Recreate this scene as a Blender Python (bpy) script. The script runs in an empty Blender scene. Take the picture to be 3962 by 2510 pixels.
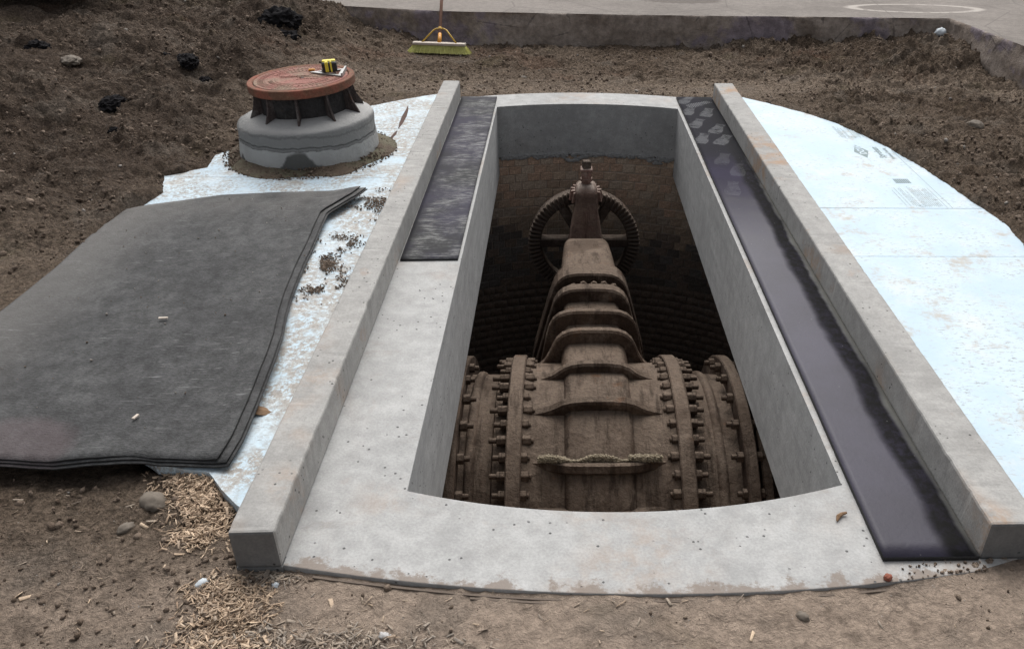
import bpy, bmesh, math, random
import numpy as np
from mathutils import Vector, Matrix, noise as mnoise
random.seed(7); rng = np.random.default_rng(7)
S = bpy.context.scene
COL = S.collection
R = math.radians

# ------------------------------------------------------------------ camera
cd = bpy.data.cameras.new('camera'); cam = bpy.data.objects.new('camera', cd); COL.objects.link(cam)
cd.sensor_width = 36; cd.lens = 29.08; cd.shift_x = -0.07735; cd.shift_y = 0.0
cd.clip_start = 0.05; cd.clip_end = 500
rt = Vector((0.9993042, -0.0327479, 0.0178491)); up = Vector((0.0011911, 0.5063543, 0.8623247)); fw = Vector((0.0372773, 0.8617035, -0.5060411))
mw = Matrix((rt, up, -fw)).transposed().to_4x4(); mw.translation = Vector((0, -4.14, 1.8))
cam.matrix_world = mw
S.camera = cam
# ------------------------------------------------------------------ light
SUN_EL, SUN_ROT = 53, 4
w = bpy.data.worlds.new('World'); S.world = w; w.use_nodes = True
nt = w.node_tree; nt.nodes.clear()
sky = nt.nodes.new('ShaderNodeTexSky'); sky.sky_type = 'NISHITA'; sky.sun_disc = False
sky.sun_elevation = R(SUN_EL); sky.sun_rotation = R(SUN_ROT); sky.air_density = 1.0; sky.dust_density = 5.0; sky.ozone_density = 1.0
hs = nt.nodes.new('ShaderNodeHueSaturation'); hs.inputs['Saturation'].default_value = 0.22
bg = nt.nodes.new('ShaderNodeBackground'); bg.inputs[1].default_value = 0.085
ow = nt.nodes.new('ShaderNodeOutputWorld')
nt.links.new(sky.outputs[0], hs.inputs['Color']); nt.links.new(hs.outputs[0], bg.inputs[0]); nt.links.new(bg.outputs[0], ow.inputs[0])
sd = bpy.data.lights.new('sun', 'SUN'); so = bpy.data.objects.new('sun', sd); COL.objects.link(so)
sd.energy = 1.35; sd.angle = R(58); sd.color = (1.0, 0.985, 0.96)
az = R(SUN_ROT); el = R(SUN_EL)
sdir = Vector((math.sin(az)*math.cos(el), math.cos(az)*math.cos(el), math.sin(el)))
so.rotation_euler = sdir.to_track_quat('Z', 'Y').to_euler(); so.location = (0, 0, 12)
S.view_settings.view_transform = 'Standard'; S.view_settings.look = 'None'; S.view_settings.gamma = 1
S.view_settings.exposure = 0.80; S.view_settings.use_curve_mapping = False
S.render.engine = 'CYCLES'

# ------------------------------------------------------------------ material helpers
class NM:
    def __init__(s, name):
        s.m = bpy.data.materials.new(name); s.m.use_nodes = True; s.t = s.m.node_tree; s.t.nodes.clear()
        s.out = s.t.nodes.new('ShaderNodeOutputMaterial'); s.b = s.t.nodes.new('ShaderNodeBsdfPrincipled')
        s.t.links.new(s.b.outputs[0], s.out.inputs[0]); s.b.inputs['Roughness'].default_value = 0.85
        s.tc = s.t.nodes.new('ShaderNodeTexCoord'); s.P = s.tc.outputs['Object']
    def n(s, ty, **k):
        x = s.t.nodes.new(ty)
        for a, v in k.items(): setattr(x, a, v)
        return x
    def l(s, a, b): s.t.links.new(a, b)
    def put(s, inp, v):
        if isinstance(v, bpy.types.NodeSocket): s.l(v, inp)
        elif isinstance(v, (tuple, list)) and len(v) == 3 and inp.type == 'RGBA': inp.default_value = (*v, 1)
        else: inp.default_value = v
    def math(s, op, a, b=0.0, c=None, clamp=False):
        x = s.n('ShaderNodeMath', operation=op); x.use_clamp = clamp; s.put(x.inputs[0], a); s.put(x.inputs[1], b)
        if c is not None: s.put(x.inputs[2], c)
        return x.outputs[0]
    def map(s, vec, scale=(1, 1, 1), loc=(0, 0, 0), rot=(0, 0, 0)):
        x = s.n('ShaderNodeMapping'); s.l(vec, x.inputs[0]); x.inputs['Scale'].default_value = scale; x.inputs['Location'].default_value = loc; x.inputs['Rotation'].default_value = rot
        return x.outputs[0]
    def noise(s, scale, detail=4, rough=.55, vec=None, dist=0.0):
        x = s.n('ShaderNodeTexNoise'); s.l(vec or s.P, x.inputs['Vector']); x.inputs['Scale'].default_value = scale
        x.inputs['Detail'].default_value = detail; x.inputs['Roughness'].default_value = rough; x.inputs['Distortion'].default_value = dist
        return x.outputs['Fac']
    def vor(s, scale, feature='F1', vec=None, rnd=1.0, out='Distance'):
        x = s.n('ShaderNodeTexVoronoi', feature=feature); s.l(vec or s.P, x.inputs['Vector']); x.inputs['Scale'].default_value = scale; x.inputs['Randomness'].default_value = rnd
        return x.outputs[out]
    def ramp(s, f, a, b, lo=0.0, hi=1.0):
        x = s.n('ShaderNodeMapRange'); s.put(x.inputs[0], f); x.inputs[1].default_value = a; x.inputs[2].default_value = b; x.inputs[3].default_value = lo; x.inputs[4].default_value = hi
        x.interpolation_type = 'SMOOTHSTEP'
        return x.outputs[0]
    def mix(s, f, a, b, bt='MIX'):
        x = s.n('ShaderNodeMix', data_type='RGBA', blend_type=bt); s.put(x.inputs[0], f); s.put(x.inputs[6], a); s.put(x.inputs[7], b)
        return x.outputs[2]
    def attr(s, name):
        x = s.n('ShaderNodeAttribute'); x.attribute_name = name; return x.outputs['Fac']
    def xyz(s, v=None):
        x = s.n('ShaderNodeSeparateXYZ'); s.l(v or s.P, x.inputs[0]); return x.outputs
    def fin(s, col, rough=.85, bump=None, dist=.01, strength=1.0, spec=.5, metal=0.0):
        s.put(s.b.inputs['Base Color'], col); s.put(s.b.inputs['Roughness'], rough); s.put(s.b.inputs['Specular IOR Level'], spec); s.b.inputs['Metallic'].default_value = metal
        if bump is not None:
            x = s.n('ShaderNodeBump'); x.inputs['Distance'].default_value = dist; x.inputs['Strength'].default_value = strength
            s.l(bump, x.inputs['Height']); s.l(x.outputs[0], s.b.inputs['Normal'])
        return s.m

def m_soil(name):
    k = NM(name); big = k.noise(.9, 5, .6); med = k.noise(7, 6, .66); fine = k.noise(55, 6, .75); X, Y, Z = k.xyz()
    col = k.mix(k.ramp(big, .38, .62), (.145, .106, .077), (.205, .157, .118)); 
    dry = k.math('MULTIPLY', k.ramp(k.math('ADD', Y, k.math('MULTIPLY', big, .8)), -1.75, -2.15), k.ramp(k.math('ADD', X, k.math('MULTIPLY', med, 1.2)), -1.4, .2, .62, 1)); col = k.mix(dry, col, (.345, .272, .215))
    dry2 = k.math('MULTIPLY', k.ramp(Y, 2.5, 2.75), k.ramp(k.math('ADD', Y, k.math('MULTIPLY', med, .8)), 3.9, 3.3)); col = k.mix(k.math('MULTIPLY', dry2, .7), col, (.30, .235, .18))
    moist = k.ramp(k.math('ADD', X, k.math('MULTIPLY', big, 1.0)), -1.4, -2.0, 0, .72); moist = k.math('MULTIPLY', moist, k.ramp(Y, -.6, .2)); col = k.mix(moist, col, (.085, .062, .048))
    col = k.mix(k.ramp(med, .52, .70, 0, .6), col, (.075, .056, .044)); col = k.mix(k.ramp(k.noise(3.1, 5, .6, k.map(k.P, loc=(5, 8, 0))), .52, .68, 0, .6), col, (.20, .165, .135))
    col = k.mix(k.ramp(k.noise(2.3, 3, .5, k.map(k.P, loc=(7, 3, 1))), .60, .72, 0, .3), col, (.15, .125, .07))
    col = k.mix(k.math('MULTIPLY', k.ramp(Y, 2.7, 3.2), k.ramp(k.noise(1.5, 4, .6, k.map(k.P, loc=(1, 2, 1))), .56, .68, 0, .3)), col, (.19, .095, .062))
    fl = k.mix(dry, k.ramp(fine, .32, .68, .50, 1.42), k.ramp(fine, .30, .70, .76, 1.2)); col = k.mix(1.0, col, fl, 'MULTIPLY')
    sp = k.vor(90, vec=k.map(k.P, loc=(3, 0, 0)), out='Distance'); pal = k.math('MULTIPLY', k.ramp(sp, .14, .2, 1, 0), k.ramp(k.noise(23, 2), .60, .66))
    col = k.mix(pal, col, (.34, .31, .28))
    h = k.math('ADD', k.math('MULTIPLY', med, 1.2), k.math('MULTIPLY', fine, .6)); h = k.math('ADD', h, k.math('MULTIPLY', k.noise(24, 6, .7, dist=.8), 1.3)); h = k.math('MULTIPLY', h, k.math('SUBTRACT', 1.0, k.math('MULTIPLY', dry, .6)))
    return k.fin(col, .95, h, .050, 1.0, .12)
M_SOIL = m_soil('soil')
def m_clod():
    k = NM('clod'); a = k.attr('shade'); f = k.noise(60, 4, .65)
    col = k.mix(a, (.100, .073, .054), (.27, .210, .165)); col = k.mix(k.ramp(a, .955, .985), col, (.26, .235, .21)); col = k.mix(1.0, col, k.ramp(f, .3, .7, .7, 1.25), 'MULTIPLY')
    return k.fin(col, .95, k.noise(140, 4, .6), .006, 1.0, .15)
M_CLOD = m_clod()

def m_conc(name, base, stain=0.0, streak=0.0, pits=1.0, dirty=0.0, rim=False):
    k = NM(name); a = k.noise(2.2, 6, .62); b = k.noise(14, 5, .65); c = k.noise(120, 3, .6)
    col = k.mix(k.ramp(a, .3, .7), tuple(x*.92 for x in base), tuple(min(x*1.06, .9) for x in base)); col = k.mix(1.0, col, k.ramp(b, .3, .72, .87, 1.09), 'MULTIPLY')
    col = k.mix(1.0, col, k.ramp(c, .3, .7, .91, 1.07), 'MULTIPLY'); col = k.mix(k.ramp(k.noise(3.7, 8, .78, k.map(k.P, loc=(2, 6, 1))), .52, .66, 0, .45), col, tuple(x*.66 for x in base)); col = k.mix(k.ramp(k.noise(1.9, 6, .7, k.map(k.P, loc=(6, 6, 1), scale=(2.4, .7, 1))), .54, .66, 0, .35), col, tuple(x*.72 for x in base))
    if streak:
        st = k.noise(9, 5, .7, k.map(k.P, scale=(2.6, .22, 2.6) if streak > 0 else (.3, .3, 3))); col = k.mix(k.ramp(st, .45, .70, 0, abs(streak)), col, tuple(x*.6 for x in base))
        col = k.mix(k.ramp(k.noise(5, 5, .7, k.map(k.P, scale=(1, 4.5, .5))), .5, .72, 0, .5), col, tuple(x*.68 for x in base))
    if stain:
        st = k.math('MULTIPLY', k.ramp(k.noise(1.3, 3, .5, k.map(k.P, loc=(4.2, 1.1, 0))), .5, .62), k.ramp(k.noise(9, 7, .75, k.map(k.P, loc=(1, 1, 1))), .40, .62)); col = k.mix(k.math('MULTIPLY', st, stain), col, (.36, .235, .15))
        st2 = k.noise(6.5, 5, .62, k.map(k.P, loc=(1.2, 7.1, 0))); col = k.mix(k.ramp(st2, .62, .70, 0, stain*.35), col, (.34, .22, .15))
    if dirty: col = k.mix(k.ramp(k.noise(4.3, 6, .66, k.map(k.P, loc=(9, 2, 2))), .52, .72, 0, dirty), col, (.15, .125, .10))
    if rim:     # soil trodden onto the front rim of the deck
        X, Y, Z = k.xyz(); xx = k.math('SUBTRACT', X, .35); d_ = k.math('SUBTRACT', Y, k.math('SUBTRACT', k.math('MULTIPLY', k.math('MULTIPLY', xx, xx), .095), 2.55)); d_ = k.math('SUBTRACT', d_, k.math('MULTIPLY', k.ramp(k.noise(8, 7, .75), .35, .75), .10))
        col = k.mix(k.ramp(d_, .004, -.03, 0, .85), col, (.22, .18, .15)); sm = k.math('MULTIPLY', k.ramp(k.noise(2.2, 6, .7, k.map(k.P, scale=(.5, 2.2, 1), loc=(3, 1, 0))), .55, .68), k.ramp(k.noise(22, 6, .75), .42, .6)); col = k.mix(k.math('MULTIPLY', sm, .4), col, (.24, .20, .165))
    v = k.vor(31, vec=k.map(k.P, loc=(1, 2, 3))); msk = k.ramp(k.noise(6, 2, .5, k.map(k.P, loc=(5, 5, 5))), .49, .56)
    pit = k.math('MULTIPLY', k.ramp(v, .10, .15, 1, 0), msk); pit = k.math('MULTIPLY', pit, pits)
    col = k.mix(pit, col, tuple(x*.3 for x in base))
    sp = k.math('MULTIPLY', k.ramp(k.vor(95, vec=k.map(k.P, loc=(8, 2, 3))), .10, .17, 1, 0), k.ramp(k.noise(19, 2), .52, .6)); col = k.mix(k.math('MULTIPLY', sp, .55), col, tuple(x*.5 for x in base))
    h = k.math('ADD', k.math('MULTIPLY', b, .6), k.math('MULTIPLY', c, .25)); h = k.math('SUBTRACT', h, pit)
    return k.fin(col, .88, h, .004, .8, .3)
M_DECK = m_conc('deck_concrete', (.40, .398, .39), stain=.28, dirty=.14, rim=True)
M_KERB = m_conc('kerb_concrete', (.35, .342, .327), stain=.8, dirty=.08)
M_WALLC = m_conc('formed_concrete', (.42, .42, .415), streak=.45)
M_ENDSHADE = m_conc('shaded_end_concrete', (.17, .17, .168), pits=1.0)  # darker concrete for the kerb ends, their shade put into the colour
M_END = m_conc('end_wall_concrete', (.34, .34, .335), streak=.3, dirty=.15)

def m_foam(name, sand=0.0):
    k = NM(name); a = k.noise(3.1, 5, .6); col = k.mix(k.ramp(a, .35, .65), (.44, .56, .645), (.52, .62, .68))
    col = k.mix(k.ramp(k.noise(5.2, 6, .66, k.map(k.P, loc=(2, 9, 0))), .50, .74, 0, .7), col, (.60, .61, .60))
    col = k.mix(k.ramp(k.noise(3.4, 8, .74, k.map(k.P, loc=(5, 1, 0))), .54, .66, 0, .75), col, (.40, .35, .29))
    sc = k.noise(24, 6, .75, k.map(k.P, scale=(1, 2.6, 1), rot=(0, 0, .5))); col = k.mix(k.ramp(sc, .56, .64, 0, .6), col, (.36, .36, .37))
    sm = k.noise(30, 6, .75, k.map(k.P, loc=(4, 1, 0), scale=(1.0, 3.2, 1), rot=(0, 0, -.3))); col = k.mix(k.math('MULTIPLY', k.ramp(sm, .565, .62, 0, .8), k.ramp(a, .44, .54)), col, (.19, .19, .20))
    if sand:
        g = k.noise(26, 7, .76); g2 = k.noise(4.0, 5, .6, k.map(k.P, loc=(1, 4, 0)))
        X_, Y_, Z_ = k.xyz(); kb = k.ramp(X_, -1.45, -1.05, -.01, .035); f = k.math('MULTIPLY', k.ramp(k.math('ADD', g, kb), .47, .57), k.ramp(k.math('ADD', g2, kb), .36, .60)); col = k.mix(k.math('MULTIPLY', f, sand), col, (.33, .31, .28))
        col = k.mix(k.math('MULTIPLY', k.ramp(k.noise(55, 5, .75), .50, .56), k.ramp(g2, .34, .58, .15, .8*sand)), col, (.24, .22, .20))
    return k.fin(col, .55, k.math('ADD', k.noise(20, 5, .6), k.math('MULTIPLY', k.noise(90, 4, .6), .4)), .004, .6, .35)
M_FOAM = m_foam('foam_sheet'); M_FOAM_L = m_foam('foam_sheet_sandy', 1.0)
def m_foam_edge():
    k = NM('foam_edge'); return k.fin(k.mix(k.noise(20, 4), (.30, .24, .18), (.58, .62, .64)), .9, k.noise(60, 3), .004)

def m_felt():
    k = NM('felt_mat'); a = k.noise(3.0, 6, .65); b = k.noise(17, 6, .75, k.map(k.P, scale=(1, .8, 1))); c = k.noise(75, 5, .7, k.map(k.P, scale=(1, 2.2, 1), rot=(0, 0, .3)))
    col = k.mix(k.ramp(a, .3, .7), (.036, .036, .037), (.064, .064, .064)); col = k.mix(1.0, col, k.ramp(b, .32, .68, .62, 1.42), 'MULTIPLY'); col = k.mix(1.0, col, k.ramp(c, .35, .68, .75, 1.35), 'MULTIPLY')
    X, Y, Z = k.xyz()
    d = k.math('MULTIPLY', k.ramp(Y, -.35, .32), .42); d = k.math('MULTIPLY', d, k.ramp(k.noise(5, 4), .25, .6)); col = k.mix(d, col, (.17, .16, .15))
    d2 = k.math('MULTIPLY', k.ramp(X, -1.85, -2.3), .5); col = k.mix(d2, col, (.17, .16, .15))
    scr = k.math('MULTIPLY', k.ramp(k.noise(70, 3, .7, k.map(k.P, scale=(.10, 1.5, 1), rot=(0, 0, -.95))), .62, .68), k.ramp(k.noise(1.9, 3), .48, .58)); col = k.mix(k.math('MULTIPLY', scr, .5), col, (.30, .30, .30))
    fx = k.math('SUBTRACT', X, -1.80); fy = k.math('SUBTRACT', Y, -2.0); dd = k.math('SQRT', k.math('ADD', k.math('MULTIPLY', fx, fx), k.math('MULTIPLY', k.math('MULTIPLY', fy, fy), 1.6)))
    col = k.mix(k.ramp(k.math('ADD', dd, k.math('MULTIPLY', k.noise(6, 3), .15)), .25, .34, .3, 0), col, (.15, .105, .11))
    return k.fin(col, .8, k.math('ADD', c, k.math('MULTIPLY', b, .8)), .006, .9, .4)
M_FELT = m_felt()

PRINTS = [(1.00, 2.42, -.5), (1.09, 2.31, -.9), (.985, 2.12, -.35), (1.12, 2.08, -.3), (1.0, 1.80, -.4), (1.13, 1.67, -.4), (.99, 1.45, -.3), (1.13, 1.42, -.45), (1.06, 1.02, -.3), (1.12, .82, -.2), (1.03, .50, -.2)]
def m_rubber(name, prints=False, dusty=0.0):
    k = NM(name); a = k.noise(2.0, 5, .6); col = k.mix(k.ramp(a, .3, .7), (.026, .023, .036), (.042, .038, .060)) if prints else k.mix(k.ramp(a, .35, .65), (.032, .032, .034), (.045, .042, .060)); rough = .50
    X, Y, Z = k.xyz()
    if prints:
        w = k.math('ADD', X, k.math('MULTIPLY', k.noise(2.2, 5, .6), .09))
        ed = k.ramp(w, 1.238, 1.268); blk = k.math('MULTIPLY', k.ramp(w, 1.150, 1.195), k.ramp(w, 1.262, 1.238))
        col = k.mix(k.math('MULTIPLY', blk, k.ramp(k.noise(30, 5, .7), .3, .6, .5, .95)), col, (.012, .012, .011)); 
        nearfar = k.ramp(Y, 1.6, .6)
        col = k.mix(k.math('MULTIPLY', k.math('MULTIPLY', ed, nearfar), .8), col, (.20, .20, .18))
        blk2 = k.ramp(Y, .7, 1.3); col = k.mix(k.math('MULTIPLY', blk2, .85), col, (.021, .021, .024))
        tot = None
        for i, (px, py, an) in enumerate(PRINTS):
            v = k.map(k.math_vec(k.P, (-px, -py, 0)) if False else k.P, loc=(0, 0, 0))
            # rotate about the print centre
            ca, sa = math.cos(an), math.sin(an)
            u = k.math('ADD', k.math('MULTIPLY', k.math('SUBTRACT', X, px), ca), k.math('MULTIPLY', k.math('SUBTRACT', Y, py), sa))
            t = k.math('SUBTRACT', k.math('MULTIPLY', k.math('SUBTRACT', Y, py), ca), k.math('MULTIPLY', k.math('SUBTRACT', X, px), sa))
            # sole outline: wide ball, narrow waist
            wd = k.math('ADD', .040, k.math('MULTIPLY', k.math('COSINE', k.math('MULTIPLY', k.math('ADD', t, .05), 26.0)), .009))
            ins = k.math('MULTIPLY', k.ramp(k.math('SUBTRACT', k.math('ABSOLUTE', u), wd), -.004, .004, 1, 0), k.ramp(k.math('ABSOLUTE', t), .105, .125, 1, 0))
            wav = k.math('SINE', k.math('ADD', k.math('MULTIPLY', t, 340.0), k.math('MULTIPLY', k.math('SINE', k.math('MULTIPLY', u, 230.0)), 1.3)))
            lvl = .6 if i < 8 else .22
            pr = k.math('MULTIPLY', k.math('MULTIPLY', ins, k.ramp(wav, .0, .8)), lvl)
            tot = pr if tot is None else k.math('MAXIMUM', tot, pr)
        tot = k.math('MULTIPLY', tot, k.ramp(k.noise(16, 5, .7), .30, .55))
        col = k.mix(tot, col, (.33, .335, .345))
    if dusty:
        st = k.noise(34, 8, .82, k.map(k.P, scale=(.38, 1.9, 1), rot=(0, 0, .25))); br = k.noise(5, 5, .62); X0 = k.ramp(X, -.80, -.70)
        f = k.math('MULTIPLY', k.ramp(st, .44, .62), k.ramp(br, .38, .60)); f = k.math('MULTIPLY', f, k.ramp(k.math('ADD', X, k.math('MULTIPLY', br, .12)), -.72, -.64))
        col = k.mix(k.math('MULTIPLY', f, dusty), col, (.33, .33, .32))
    col = k.mix(k.math('MULTIPLY', k.ramp(k.vor(18), .03, .05, 1, 0), .4), col, (.25, .25, .25))
    if not prints: return k.fin(col, .75, k.noise(60, 4, .6), .002, .5, .12)
    glo = k.math('MULTIPLY', k.ramp(k.math('ADD', Y, a), 1.4, .1), k.math('SUBTRACT', 1.0, k.math('MAXIMUM', blk, ed))); return k.fin(col, k.math('SUBTRACT', .85, k.math('MULTIPLY', glo, .37)), k.noise(60, 4, .6), .002, .5, k.math('ADD', .05, k.math('MULTIPLY', glo, .20)))
M_RUB_R = m_rubber('rubber_strip', prints=True); M_RUB_L = m_rubber('dusty_rubber', dusty=.62)
def m_edge():
    k = NM('mat_edge'); return k.fin((.012, .012, .012), .7, k.noise(80, 3), .002)
M_EDGE = m_edge()

def m_iron(name, base, dark, dust, df=.7):
    k = NM(name); a = k.noise(1.7, 7, .68); b = k.noise(11, 6, .72); c = k.noise(60, 5, .72)
    col = k.mix(k.ramp(a, .36, .62), base, dark); col = k.mix(k.ramp(b, .52, .70, 0, .5), col, tuple(x*.5 for x in dark)); col = k.mix(k.ramp(k.noise(5, 5, .7, k.map(k.P, loc=(9, 1, 4))), .50, .68, 0, .75), col, dust)
    g = k.n('ShaderNodeNewGeometry'); N = k.xyz(g.outputs['Normal']); upf = k.ramp(k.math('ADD', N[2], k.math('MULTIPLY', k.math('SUBTRACT', b, .5), .9)), .35, 1.05)
    col = k.mix(k.math('MULTIPLY', upf, df), col, dust)
    col = k.mix(1.0, col, k.ramp(c, .32, .68, .84, 1.14), 'MULTIPLY'); st = k.noise(6, 6, .7, k.map(k.P, scale=(3.2, .5, .5))); col = k.mix(k.ramp(st, .50, .66, 0, .6), col, tuple(x*.45 for x in dark)); col = k.mix(k.ramp(k.noise(2.4, 4, .6, k.map(k.P, loc=(3, 7, 1))), .55, .63, 0, .5), col, tuple(x*.55 for x in base))
    col = k.mix(k.ramp(k.noise(6, 5, .7, k.map(k.P, loc=(3, 3, 3))), .60, .72, 0, .45), col, (.17, .078, .036))
    return k.fin(col, .93, k.math('ADD', k.math('MULTIPLY', b, 1.6), k.math('MULTIPLY', c, .45)), .016, .9, .15)
M_VALVE = m_iron('rusty_valve_iron', (.098, .066, .047), (.044, .028, .020), (.185, .142, .110))
M_GEAR = m_iron('rusty_gear_iron', (.11, .08, .062), (.06, .044, .036), (.22, .18, .15), .5)
M_SPRING = m_iron('crusted_iron', (.30, .20, .16), (.22, .10, .085), (.36, .30, .26))
M_FRAME = m_iron('dark_cast_iron', (.062, .060, .060), (.045, .042, .042), (.12, .115, .11), .5)
M_GUSS = m_iron('rusty_gusset_iron', (.11, .10, .095), (.085, .062, .058), (.20, .19, .18), .6)
def m_cover():
    k = NM('rusty_cover_iron'); b = k.noise(5, 5, .65); c = k.noise(60, 5, .7)
    col = k.mix(k.ramp(b, .38, .60), (.24, .165, .12), (.29, .13, .105)); col = k.mix(1.0, col, k.ramp(c, .3, .7, .72, 1.22), 'MULTIPLY')
    return k.fin(col, .85, c, .004, 1.0, .3)
M_COVER = m_cover()
def m_rim():
    k = NM('rusty_rim_iron'); b = k.noise(7, 5, .65); c = k.noise(60, 5, .7)
    col = k.mix(k.ramp(b, .40, .62), (.16, .082, .052), (.25, .085, .055)); col = k.mix(k.ramp(k.noise(12, 4, .6, k.map(k.P, loc=(2, 2, 2))), .56, .7, 0, .8), col, (.24, .15, .085)); col = k.mix(1.0, col, k.ramp(c, .3, .7, .8, 1.2), 'MULTIPLY')
    return k.fin(col, .85, c, .004, 1.0, .3)
M_RIM = m_rim()
MX0, MY0 = -1.60, 1.07
def m_collar():
    k = NM('collar_mortar'); a = k.noise(5, 5, .6); b = k.noise(35, 5, .7); X, Y, Z = k.xyz()
    col = k.mix(k.ramp(a, .3, .7), (.34, .338, .33), (.42, .42, .41))
    zz = k.math('ADD', Z, k.math('MULTIPLY', k.math('SUBTRACT', k.noise(3.2, 7, .75, k.map(k.P, scale=(1, 1, .3))), .5), .09))
    col = k.mix(k.ramp(zz, .170, .185), col, (.24, .24, .235))
    band = k.math('MULTIPLY', k.ramp(zz, .158, .166), k.ramp(zz, .186, .178)); col = k.mix(k.math('MULTIPLY', band, .6), col, (.10, .10, .098))
    band2 = k.math('MULTIPLY', k.ramp(zz, .235, .240), k.ramp(zz, .254, .248)); col = k.mix(k.math('MULTIPLY', band2, .35), col, (.09, .09, .088))
    col = k.mix(k.ramp(Z, .262, .285), col, (.37, .365, .355))
    wet = k.math('ADD', Z, k.math('MULTIPLY', k.math('SUBTRACT', k.noise(4.5, 4, .6, k.map(k.P, loc=(2.5, 1.7, 0), scale=(1.4, 1.4, .2))), .5), .42)); col = k.mix(k.ramp(wet, .060, .040, 0, .85), col, (.055, .054, .05))
    th = k.math('ADD', k.math('MULTIPLY', k.math('SUBTRACT', X, MX0+.10), 7.0), k.math('MULTIPLY', k.noise(9, 3), .9)); pt = k.math('ADD', k.math('MULTIPLY', th, th), k.math('MULTIPLY', Z, 7.0)); pm = k.math('MULTIPLY', k.ramp(pt, 1.25, 1.05), k.ramp(Y, MY0-.2, MY0-.25)); col = k.mix(k.math('MULTIPLY', pm, .85), col, (.05, .049, .046))
    return k.fin(col, .9, k.math('ADD', b, k.math('MULTIPLY', band, -1.6)), .010, .9, .3)
M_COLLAR = m_collar()
def m_sand():
    k = NM('sand_skirt'); return k.fin(k.mix(k.ramp(k.noise(5, 6, .7), .4, .6), k.mix(k.noise(40, 4), (.060, .042, .030), (.13, .092, .062)), (.12, .108, .07)), .95, k.noise(80, 5, .7), .01)
M_SAND = m_sand()
def m_brick(name, a, b):
    k = NM(name); col = k.mix(k.attr('shade'), a, b); col = k.mix(k.ramp(k.noise(12, 5, .65), .4, .7, 0, .6), col, tuple(x*1.25 for x in a)); col = k.mix(1.0, col, k.ramp(k.noise(70, 4, .7), .3, .7, .7, 1.25), 'MULTIPLY')
    return k.fin(col, .93, k.noise(50, 6, .7), .012, 1.0, .2)
M_SHADEB = [m_brick('damp_%s_brick' % n, c, c) for n, c in (('brown', (.20, .155, .125)), ('black', (.13, .112, .098)), ('grey', (.17, .152, .138)))]  # dark brick copies: the gloom low in the shaft painted into the colour
M_HALFSHADEB = [m_brick('dull_%s_brick' % n, c, c) for n, c in (('brown', (.36, .27, .20)), ('dark', (.30, .23, .175)), ('grey', (.33, .265, .21)))]  # middle step of the shade painted down the brickwork
M_BRICK = [m_brick('brick_%s' % n, c, c) for n, c in (('brown', (.45, .335, .245)), ('dark', (.39, .285, .21)), ('red', (.45, .31, .225)), ('grey', (.44, .345, .265)))]
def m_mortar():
    k = NM('shaft_mortar'); X, Y, Z = k.xyz(); shadez = k.ramp(k.math('ADD', Z, k.math('MULTIPLY', k.noise(2.5, 5, .6), .35)), -.75, -1.15); return k.fin(k.mix(shadez, k.mix(k.noise(14, 5, .7), (.34, .27, .215), (.52, .43, .35)), k.mix(k.noise(14, 5, .7), (.15, .13, .115), (.26, .23, .205))), .95, k.noise(60, 5, .7), .012, 1.0, .2)  # mortar darkens downward: shaft shade painted in, with a ragged edge
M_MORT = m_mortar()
def m_grey_mortar():
    k = NM('squeezed_mortar'); return k.fin(k.mix(k.noise(30, 5, .7), (.24, .24, .238), (.36, .36, .355)), .95, k.noise(90, 5, .7), .012, 1.0, .2)
M_GM = m_grey_mortar()
def m_pave():
    k = NM('street_concrete'); a = k.noise(1.3, 6, .65); b = k.noise(16, 6, .7); c = k.noise(90, 4, .6); X, Y, Z = k.xyz()
    col = k.mix(k.ramp(a, .35, .65), (.170, .150, .134), (.225, .20, .18)); col = k.mix(1.0, col, k.ramp(b, .3, .7, .85, 1.12), 'MULTIPLY'); col = k.mix(1.0, col, k.ramp(c, .3, .7, .85, 1.12), 'MULTIPLY')
    dx = k.math('DIVIDE', k.math('SUBTRACT', X, 3.76), .68); dy = k.math('DIVIDE', k.math('SUBTRACT', Y, 5.0), .24); r = k.math('SQRT', k.math('ADD', k.math('MULTIPLY', dx, dx), k.math('MULTIPLY', dy, dy)))
    ring = k.math('MULTIPLY', k.ramp(k.math('ABSOLUTE', k.math('SUBTRACT', r, 1.0)), .03, .16, 1, 0), k.ramp(k.noise(9, 5, .7), .38, .5, .25, .8)); col = k.mix(ring, col, (.46, .42, .38))
    ox = k.math('DIVIDE', k.math('SUBTRACT', X, 1.32), .50); oy = k.math('DIVIDE', k.math('SUBTRACT', Y, 5.30), .22); o = k.math('SQRT', k.math('ADD', k.math('MULTIPLY', ox, ox), k.math('MULTIPLY', oy, oy)))
    col = k.mix(k.ramp(k.math('ADD', o, k.math('MULTIPLY', b, .4)), .9, 1.2, .75, 0), col, (.09, .075, .065))
    left = k.ramp(k.math('ADD', X, k.math('MULTIPLY', a, .8)), -2.6, -3.4); col = k.mix(left, col, (.06, .055, .052))
    ck = k.vor(.9, 'DISTANCE_TO_EDGE', k.map(k.P, loc=(.3, .1, 0))); col = k.mix(k.math('MULTIPLY', k.ramp(ck, .004, .010, 1, 0), .5), col, (.12, .105, .095))
    return k.fin(col, .9, k.math('ADD', b, k.math('MULTIPLY', c, .5)), .005, .8, .25)
M_PAVE = m_pave()
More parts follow.
